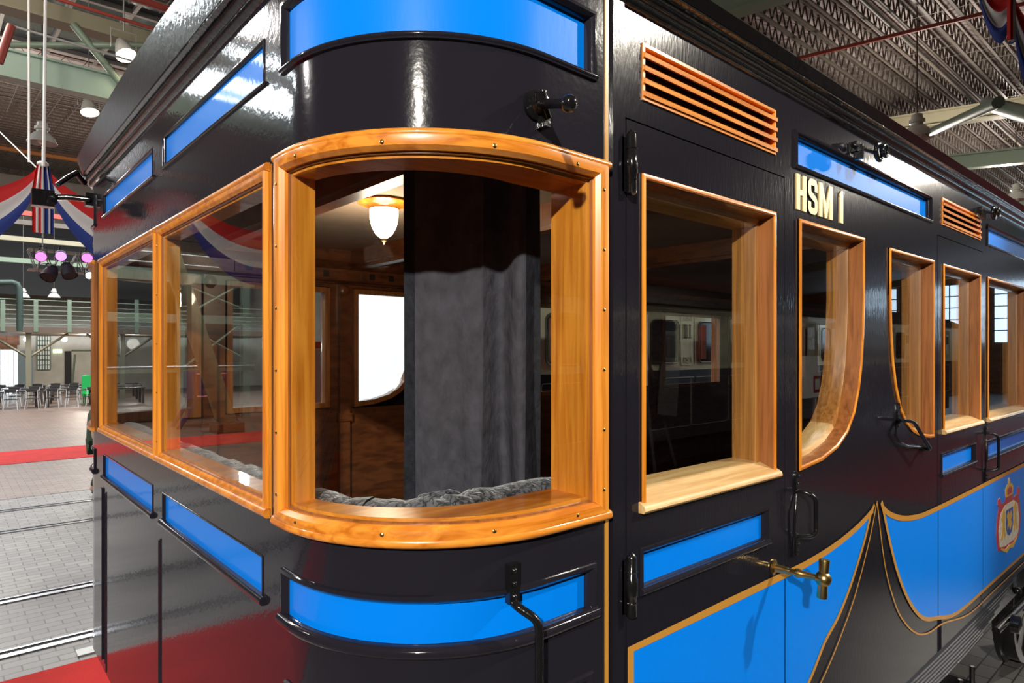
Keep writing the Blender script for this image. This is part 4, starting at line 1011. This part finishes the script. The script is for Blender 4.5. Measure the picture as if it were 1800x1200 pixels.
def blue_field(topc, botc, name, seams):
    xs = sorted({round(p[0], 4) for p in topc} | {round(p[0], 4) for p in botc} | {q for s_ in seams for q in (s_-.003, s_+.003)})
    def at(c, x):
        best = None
        for a, b in zip(c[:-1], c[1:]):
            lo, hi = (a, b) if a[0] <= b[0] else (b, a)
            if lo[0]-1e-6 <= x <= hi[0]+1e-6:
                t = 0 if hi[0]-lo[0] < 1e-9 else (x-lo[0])/(hi[0]-lo[0]); return lo[1]+(hi[1]-lo[1])*t
        return None
    mb = MB()
    for a, b in zip(xs[:-1], xs[1:]):
        if any(abs((a+b)/2-s_) < .0029 for s_ in seams): continue
        q = [at(topc, a), at(topc, b), at(botc, b), at(botc, a)]
        if None in q: continue
        mb.quad((a, -.0025, q[0]), (a, -.0025, q[3]), (b, -.0025, q[2]), (b, -.0025, q[1]))
    return part(weld(mb), name, BLUE)
blue_field(topA, rA, 'blue_field', [1.924])
mb = MB(); ribbon(mb, [(1.176, ZB+.1)]+topA[:1]+topA[1:], .022, -.0045);
ribbon(mb, [(2.637, 1.922)]+rA, .016, -.0043)
part(mb, 'gold_border', GOLD)
thA = dense([S(*p) for p in ((1540, 880), (1527, 947), (1503, 1040), (1480, 1107), (1450, 1180))]+[(2.02, 1.33), (1.8, 1.24), (1.5, 1.2)], 5)
mb = MB(); ribbon(mb, thA, .008, -.0035); part(mb, 'thin_gold_line', GOLD)
# second field, mirrored about x = 4.9
XM = 4.93
lB = [S(*p) for p in ((1550, 892), (1562, 950), (1576, 1005), (1593, 1049), (1610, 1076), (1626, 1087), (1646, 1085))]+[(3.7, 1.232), (4.3, 1.226), (XM, 1.226)]
tB = [S(*p) for p in ((1550, 892), (1562, 903), (1583, 910))]+[(3.1, 1.797), (3.3, 1.788), (3.8, 1.786), (4.3, 1.786), (XM, 1.786)]
lB = dense(lB, 4); tB = dense(tB, 4)
mir = lambda c: c+[(2*XM-x, z) for x, z in reversed(c[:-1])]
lB2, tB2 = mir(lB), mir(tB)
blue_field(tB2, lB2, 'blue_field', [3.403, 4.163])
mb = MB(); ribbon(mb, [(2.706, 1.922)]+tB2, .022, -.0045); ribbon(mb, [(2.706, 1.922)]+lB2, .018, -.0043); part(mb, 'gold_border', GOLD)
thB = dense([S(*p) for p in ((1540, 880), (1553, 987), (1567, 1045), (1583, 1085), (1607, 1111), (1630, 1112), (1658, 1094))]+[(3.9, 1.172), (4.4, 1.17), (XM, 1.17)], 4)
mb = MB(); ribbon(mb, mir(thB), .008, -.0035); part(mb, 'thin_gold_line', GOLD)
# ---- lettering HSM 1
lx = lambda px: S(px, 340)[0]
z0, z1 = 2.943, 3.055; zt = lambda k: z0+(z1-z0)*k
def slab(name, polys):
    mb = MB()
    for p in polys: mb.prism(p, lambda a, b: (a, -.0035, b), lambda a, b: (a, .001, b))
    part(mb, name, LETTER, None, 0)
def R_(a, b, c, d): return [(a, c), (b, c), (b, d), (a, d)]
a, b = 2.001, 2.068
slab('letter', [R_(a, a+.023, z0, z1), R_(b-.023, b, z0, z1), R_(a+.023, b-.023, zt(.42), zt(.58))])
a, b = 2.080, 2.148; t = .021
pS = [(b-t/2, zt(.66)), (b-t/2, zt(.82)), (b-.018, zt(.905)), ((a+b)/2, zt(.915)), (a+.018, zt(.905)), (a+t/2, zt(.82)), (a+t/2, zt(.66)), (a+.018, zt(.56)), (b-.018, zt(.44)), (b-t/2, zt(.34)), (b-t/2, zt(.18)), (b-.018, zt(.095)), ((a+b)/2, zt(.085)), (a+.018, zt(.095)), (a+t/2, zt(.18)), (a+t/2, zt(.34))]
mb = MB(); ribbon(mb, dense(pS, 3), t, -.0035); part(mb, 'letter', LETTER)
a, b = 2.162, 2.266; m_ = (a+b)/2
slab('letter', [R_(a, a+.024, z0, z1), R_(b-.024, b, z0, z1), [(a+.024, z1), (a+.024, zt(.62)), (m_-.007, z0), (m_+.007, z0), (m_, zt(.42))], [(b-.024, z1), (m_, zt(.42)), (m_+.007, z0), (b-.024, zt(.62))]])
a, b = 2.326, 2.352
slab('numeral', [[(a, z0), (b, z0), (b, z1), (a+.012, z1), (a, zt(.9)), (a-.004, zt(.82)), (a, zt(.82))]])

# ---- coat of arms (relief of painted layers)
CRED = mat('crest_red', (.55, .03, .02), .35, coat=.5); CWHI = mat('crest_ermine', (.75, .68, .58), .4, var=.25, vscale=(60, 60, 60))
CBLU = mat('crest_blue', (.05, .12, .4), .35); CGOL = mat('crest_gold', (.75, .45, .08), .35)
cx_, cz_ = 4.73, 1.52
mb = MB()
CKX, CKZ = 1.3, .86
def lay(poly, d, mi): mb.prism(poly, lambda a, b: (cx_+a*CKX, -.0045-d, cz_+b*CKZ), lambda a, b: (cx_+a*CKX, .0, cz_+b*CKZ), mi)
lay([(-.20, -.17), (-.23, -.06), (-.21, .06), (-.17, .13), (-.09, .12), (-.05, .15), (.05, .15), (.09, .12), (.17, .13), (.21, .06), (.23, -.06), (.20, -.17), (.10, -.20), (-.10, -.20)], 0, 0)
lay([(-.17, -.155), (-.19, -.05), (-.16, .06), (-.08, .10), (.08, .10), (.16, .06), (.19, -.05), (.17, -.155), (.08, -.175), (-.08, -.175)], .001, 1)
lay([(-.065, .06), (-.065, -.06), (-.04, -.105), (0, -.125), (.04, -.105), (.065, -.06), (.065, .06)], .002, 2)
lay([(-.055, .02), (-.02, .05), (-.01, .02), (.03, .045), (.045, .0), (.02, -.02), (.045, -.05), (.01, -.09), (-.015, -.05), (-.04, -.075), (-.03, -.02)], .003, 3)
for s_ in (-1, 1):                  # supporters beside the shield
    lay([(s_*a, b) for a, b in ((.075, -.11), (.09, -.02), (.078, .05), (.10, .085), (.125, .08), (.13, .045), (.155, .03), (.13, .0), (.135, -.06), (.16, -.11), (.125, -.12), (.115, -.07), (.10, -.12))][::s_], .002, 3)
    lay([(s_*a, b) for a, b in ((.15, .12), (.17, .17), (.20, .165), (.205, .13), (.18, .11))][::s_], .002, 0)
lay([(-.06, .15), (-.07, .20), (-.045, .225), (0, .235), (.045, .225), (.07, .20), (.06, .15)], .002, 3)
lay([(-.04, .16), (-.045, .195), (0, .215), (.045, .195), (.04, .16)], .003, 0)
lay([(-.012, .235), (-.014, .25), (-.004, .253), (-.004, .27), (.004, .27), (.004, .253), (.014, .25), (.012, .235)], .002, 3)
lay([(-.15, -.165), (-.07, -.20), (0, -.188), (.07, -.20), (.15, -.165), (.14, -.185), (.06, -.225), (0, -.21), (-.06, -.225), (-.14, -.185)], .003, 3)
part(mb, 'coat_of_arms', [CRED, CWHI, CBLU, CGOL], None, 0)

# ---- iron fittings
def plate(mb, x, z, h=.10, w_=.022, y=0): 
    mb.prism([(w_/2*math.cos(t), (h/2-w_/2)*(1 if math.sin(t) >= 0 else -1)+w_/2*math.sin(t)) for t in [2*PI*i/16+.001 for i in range(16)]],
             lambda a, b: (x+a, y-.008, z+b), lambda a, b: (x+a, y+.002, z+b))
    for q in (-.3, 0, .3): mb.ball((x, y-.009, z+h*q), .005, 8)
def fillet(pts, r=.02, n=5):
    out = [Vector(pts[0])]
    for i in range(1, len(pts)-1):
        p = Vector(pts[i]); a = (Vector(pts[i-1])-p); b = (Vector(pts[i+1])-p); rr = min(r, a.length*.45, b.length*.45)
        a = p+a.normalized()*rr; b = p+b.normalized()*rr
        for k in range(n+1):
            t = k/n; out.append(a*(1-t)**2+p*2*t*(1-t)+b*t*t)
    return out+[Vector(pts[-1])]
def grab(x, zt_, zb_, d=.055, off=.02):
    mb = MB(); plate(mb, x, zt_+.025, .07); plate(mb, x, zb_-.025, .07)
    mb.tube(fillet([(x, 0, zt_), (x+.005, -d*.5, zt_), (x+off, -d, zt_-.015), (x+off, -d, zb_+.01), (x+.005, -d*.5, zb_), (x, 0, zb_)], .02), .0068, 10)
    mb.tube([(x-.0, -.004, zt_), (x-.022, -.010, zt_-.06), (x-.026, -.010, zb_+.06), (x-.024, -.004, zb_-.06)], .004, 8)
    part(mb, 'grab_handle', IRON, None, 50)
grab(1.998, 2.065, 1.925);  grab(4.215, 2.06, 1.86); grab(7.4, 2.06, 1.86)
def W3(px, py, y):
    x, z = S(px, py, y); return Vector((x, y, z))
mb = MB(); q = W3(1577, 729, 0); plate(mb, q.x, q.z, .10, .022); r_ = W3(1622, 786, 0); plate(mb, r_.x, r_.z, .03, .03)
mb.tube(fillet([W3(1579, 738, 0), W3(1584, 738, -.04), W3(1606, 740, -.06), W3(1636, 790, -.06), W3(1626, 787, -.03), r_], .03), .0075, 10)
mb.tube([W3(1577, 742, -.006), W3(1574, 765, -.012), W3(1582, 778, -.012), W3(1596, 784, -.012), W3(1622, 786, -.006)], .0045, 8)
part(mb, 'grab_handle', IRON, None, 50)
# tall commode handle at the corner
px = U(-.05, 0, 0); mb = MB()
def Uc(s, z, o): return Vector(U(s, z, o))
s_ = -.085
for zz in (2.055, 1.795):
    c = Uc(s_, zz, .006); mb.box(c, (.026, .014, .075 if zz > 2 else .075)); [mb.ball(Uc(s_, zz+q, .013), .006, 8) for q in (-.025, 0, .025)]
mb.tube(fillet([Uc(s_, 2.02, .0), Uc(s_, 2.015, .02), Uc(s_+.03, 1.99, .05), Uc(s_+.03, 1.90, .05), Uc(s_+.03, 1.50, .05), Uc(s_, 1.47, 0)], .02), .0085, 12)
mb.tube(fillet([Uc(s_, 1.825, 0), Uc(s_, 1.825, .02), Uc(s_+.03, 1.80, .05)], .01), .007, 10)
part(mb, 'corner_handrail', IRON, None, 50)
# lever peg over the corner window
mb = MB(); a = Uc(-.03, 2.985, 0)
b = AT(1000, 182, 1.13) 
mb.lathe(a, [(.03, 0), (.03, .006), (.018, .010), (.014, .03), (.001, .032)], 16, 0, (0, -1, 0))
mb.tube([a+Vector((0, -.02, -.01)), a+Vector((-.012, -.03, .018))], .012, 10); mb.tube([a+Vector((-.012, -.028, .018)), a+Vector((.012, -.028, -.03))], .007, 8)
mb.tube([a+Vector((0, -.015, 0)), b], [.010, .0085], 12); mb.ball(b, .0155, 14)
mb.box(a+Vector((.012, -.014, -.03)), (.016, .024, .03))
part(mb, 'lever_peg', IRON, None, 50)
# lamp irons under the side cornice
def iron(x, z, ring_r=.03):
    mb = MB(); mb.box((x, -.018, z), (.03, .03, .035)); mb.box((x, -.03, z-.02), (.012, .03, .05))
    mb.tube([(x-.03, -.02, z), (x+.10, -.05, z-.005)], .008, 8)
    c = Vector((x+.12, -.055, z)); mb.tube([c+Vector((ring_r*math.cos(t), 0, ring_r*math.sin(t))) for t in [2*PI*i/18 for i in range(18)]], .008, 8, 0, True)
    mb.tube([c+Vector((ring_r*.7*math.cos(t), -.02, ring_r*.7*math.sin(t))) for t in [2*PI*i/18 for i in range(18)]], .006, 8, 0, True)
    part(mb, 'lamp_iron', IRON, None, 50)
iron(2.415, 3.218); iron(4.02, 3.225); iron(5.9, 3.225)
# lamp bracket and flag lever on the far corner of the end wall
a = AT(156, 350, 3.05); b = AT(92, 347, 3.0)
mb = MB(); mb.box(AT(160, 352, 3.08), (.05, .05, .06)); mb.tube([AT(163, 352, 3.1), a, AT(118, 346, 3.02), b], .014, 10)
mb.box(AT(75, 349, 2.98), (.085, .06, .075)); mb.lathe(AT(88, 349, 2.99), [(.03, -.02), (.035, 0), (.03, .02)], 14, 0, (1, .2, 0))
part(mb, 'lamp_bracket', IRON, None, 50)
mb = MB(); mb.tube([AT(148, 322, 3.12), AT(134, 304, 3.05)], .013, 8); mb.tube([AT(136, 303, 3.05), AT(120, 312, 3.02), AT(101, 325, 2.98)], [.02, .022, .018], 10, 0, False, (1, .6))
part(mb, 'flag_lever', IRON, None, 50)

# ---- running gear
mb = MB(); mb.mm(.75, XE, .12, .22, .82, 1.085); mb.mm(.75, XE, W-.22, W-.12, .82, 1.085); mb.mm(.75, .85, .22, W-.22, .82, 1.085); part(mb, 'underframe', IRON)
for xc in (3.78, 6.6):
    mb = MB()
    for k in range(7):
        hw = 1.15-.12*k; z = 1.095-.020*k; n0 = len(mb.v); N = 12
        for q in range(N+1):
            t = -1+2*q/N; zz = z-.012*(1-t*t)
            mb.v += [(xc+hw*t, y, zz+d) for y, d in ((.008, 0), (.085, 0), (.085, .011), (.008, .011))]
        for q in range(N):
            for e in range(4): a0 = n0+4*q+e; a1 = n0+4*q+(e+1) % 4; mb.f.append((a0, a1, a1+4, a0+4)); mb.m.append(0)
        mb.f += [(n0+3, n0+2, n0+1, n0), tuple(n0+4*N+e for e in range(4))]; mb.m += [0, 0]
    sp = part(mb, 'leaf_spring', SPRINGM, None, 30)
    mb = MB(); mb.tube([(xc+.045*math.cos(t), .045, 1.035+.075*math.sin(t)) for t in [2*PI*i/20 for i in range(20)]], .016, 8, 0, True, (1, 2.6)); part(mb, 'spring_buckle', IRON, sp)
    mb = MB(); mb.mm(xc-.13, xc+.13, -.03, .15, .55, .83); mb.lathe((xc, -.03, .69), [(.09, 0), (.09, .03), (.05, .06), (.001, .065)], 18, 0, (0, -1, 0))
    for q in (-.1, .1): mb.tube([(xc+q, -.02, .55), (xc+q, -.02, .92)], .012, 8)
    part(mb, 'axle_box', IRON, None, 40)
    for s in (-1, 1):
        mb = MB(); x = xc+s*1.17; mb.tube([(x, .04, 1.03), (x+s*.05, .04, 1.12)], .02, 8); mb.box((x+s*.05, .08, 1.07), (.09, .12, .07)); mb.ball((x, .0, 1.03), .025, 10)
        part(mb, 'spring_hanger', IRON)
    mb = MB(); mb.lathe((xc, .24, .5), [(.10, -.06), (.12, .0), (.40, .01), (.46, .0), (.50, .0), (.50, .09), (.53, .10), (.53, .13), (.44, .13), (.10, .06)], 40, 0, (0, 1, 0))
    for k in range(10):
        t = 2*PI*k/10; mb.tube([(xc+.1*math.cos(t), .27, .5+.1*math.sin(t)), (xc+.45*math.cos(t), .27, .5+.45*math.sin(t))], .03, 6)
    wv = part(mb, 'wheel', IRON, None, 40)
    mb = MB(); mb.tube([(xc, .3, .5), (xc, W-.3, .5)], .07, 12); mb.lathe((xc, W-.24, .5), [(.10, -.06), (.40, .0), (.50, .0), (.50, .09), (.53, .10), (.53, .13), (.1, .1)], 40, 0, (0, -1, 0)); part(mb, 'wheelset', IRON)
# brake rodding and steps beyond the first spring
mb = MB(); mb.tube([(4.3, -.03, .98), (6.6, -.03, .92)], .02, 10); mb.lathe((4.55, -.05, .96), [(.05, 0), (.05, .04), (.001, .05)], 14, 0, (0, -1, 0)); part(mb, 'brake_rod', IRON, None, 50)

# ============================================================ things inside the coach
# ceiling lamp
lc = AT(675, 375, 2.72); lc.z = 3.13
lamp_t = thing('ceiling_lamp', 'glowing white glass bowl lamp on the ceiling inside the coach', 'lamp', lc)
OPAL = mat('opal_glass', (1, .95, .85), .3, emit=(1, .86, .62), es=9)
mb = MB(); mb.lathe(lc, [(.0, .0), (.105, -.001), (.11, -.010), (.09, -.020), (.07, -.022), (.06, -.035)], 28); mb.build('rosette', WOODX, lamp_t, 50)
mb = MB(); mb.lathe(lc, [(.056, -.022), (.060, -.045), (.058, -.080), (.050, -.112), (.034, -.140), (.014, -.155), (.001, -.158)], 28); mb.build('glass_bowl', OPAL, lamp_t, 60)
mb = MB(); mb.lathe(lc, [(.001, -.157), (.010, -.158), (.011, -.168), (.005, -.174), (.001, -.182)], 14); mb.build('finial', BRASS, lamp_t, 60)
lamp('saloon_lamp_glow', 'POINT', (lc.x, lc.y, 2.90), None, 22, (1, .80, .55), .06)
# velvet curtain gathered behind the corner glass
def curtain(name, a, b, zt_, zb_, folds, amp, m, label, group=None, edge=.07):
    a = Vector(a); b = Vector(b); d = (b-a); n = Vector((-d.y, d.x)).normalized(); k = folds*16
    mb = MB(); nz = 18; rnd = random.Random(11)
    ph = [rnd.uniform(-.6, .6) for _ in range(folds+2)]
    for side_ in (0, 1):
        base = len(mb.v)
        for j in range(nz+1):
            v = j/nz; z = zb_+(zt_-zb_)*v
            for i in range(k+1):
                t = i/k; am = amp*(.5+.8*(1-v))*(1+.4*ph[int(t*folds)])
                o = am*math.sin(2*PI*folds*t+.8*math.sin(3*v+ph[1]))*(.4 if t < .6 else 1.5)+side_*.006
                p = a+d*t+n*o; mb.v.append((p.x, p.y, z+.01*math.sin(9*t)*(1-v)))
        for j in range(nz):
            for i in range(k):
                q = base+j*(k+1)+i; mb.f.append((q, q+1, q+k+2, q+k+1)); t = (i+.5)/k
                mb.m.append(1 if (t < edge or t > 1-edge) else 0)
    o = mb.build(name, m, None, 80); tag(o, label, 'curtain', group)
    return o
pa, pb = AT(709, 600, 1.66), AT(948, 600, 1.60)
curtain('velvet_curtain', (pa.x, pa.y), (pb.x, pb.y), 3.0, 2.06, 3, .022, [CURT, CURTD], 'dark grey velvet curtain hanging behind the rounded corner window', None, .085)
# bunched tail of the curtain on the seat back
mb = MB(); c = AT(790, 893, 1.60)
mb.tube([AT(728, 908, 1.58), AT(745, 890, 1.6), AT(790, 884, 1.62), AT(835, 893, 1.62), AT(870, 902, 1.6)], [.02, .032, .036, .026, .012], 12, 0, False)
mb.tube([AT(905, 875, 1.55), AT(925, 868, 1.56), AT(945, 875, 1.56)], [.012, .026, .012], 10)
tag(mb.build('velvet_bolster', CUSH, None, 80), 'bunched patterned velvet heap resting on the seat back under the curtain', 'cushion')
# padded seat back following the windows
mb = MB(); pts = []; us = cuts(U, sy(2.4), sx(1.13), [sy(2.4)+.05*i for i in range(80)])
rnd = random.Random(5)
for u in us:
    p = U(u, 2.128+rnd.uniform(-.006, .006)-(.012 if u < -L1-.1 else 0), -.205); pts.append(p)
mb.tube(pts, [.062+rnd.uniform(-.004, .004) for _ in pts], 14)
mb2 = MB(); sweep(mb2, U, sy(2.4), sx(1.13), [(-.15, 1.3), (-.15, 2.10), (-.27, 2.10), (-.30, 1.75), (-.75, 1.72), (-.78, 1.3)] if False else [(-.16, 1.3), (-.16, 2.09), (-.25, 2.09), (-.27, 1.3)])
part(mb, 'seat_back_roll', CUSH, None, 80); part(mb2, 'seat_back', CUSH)
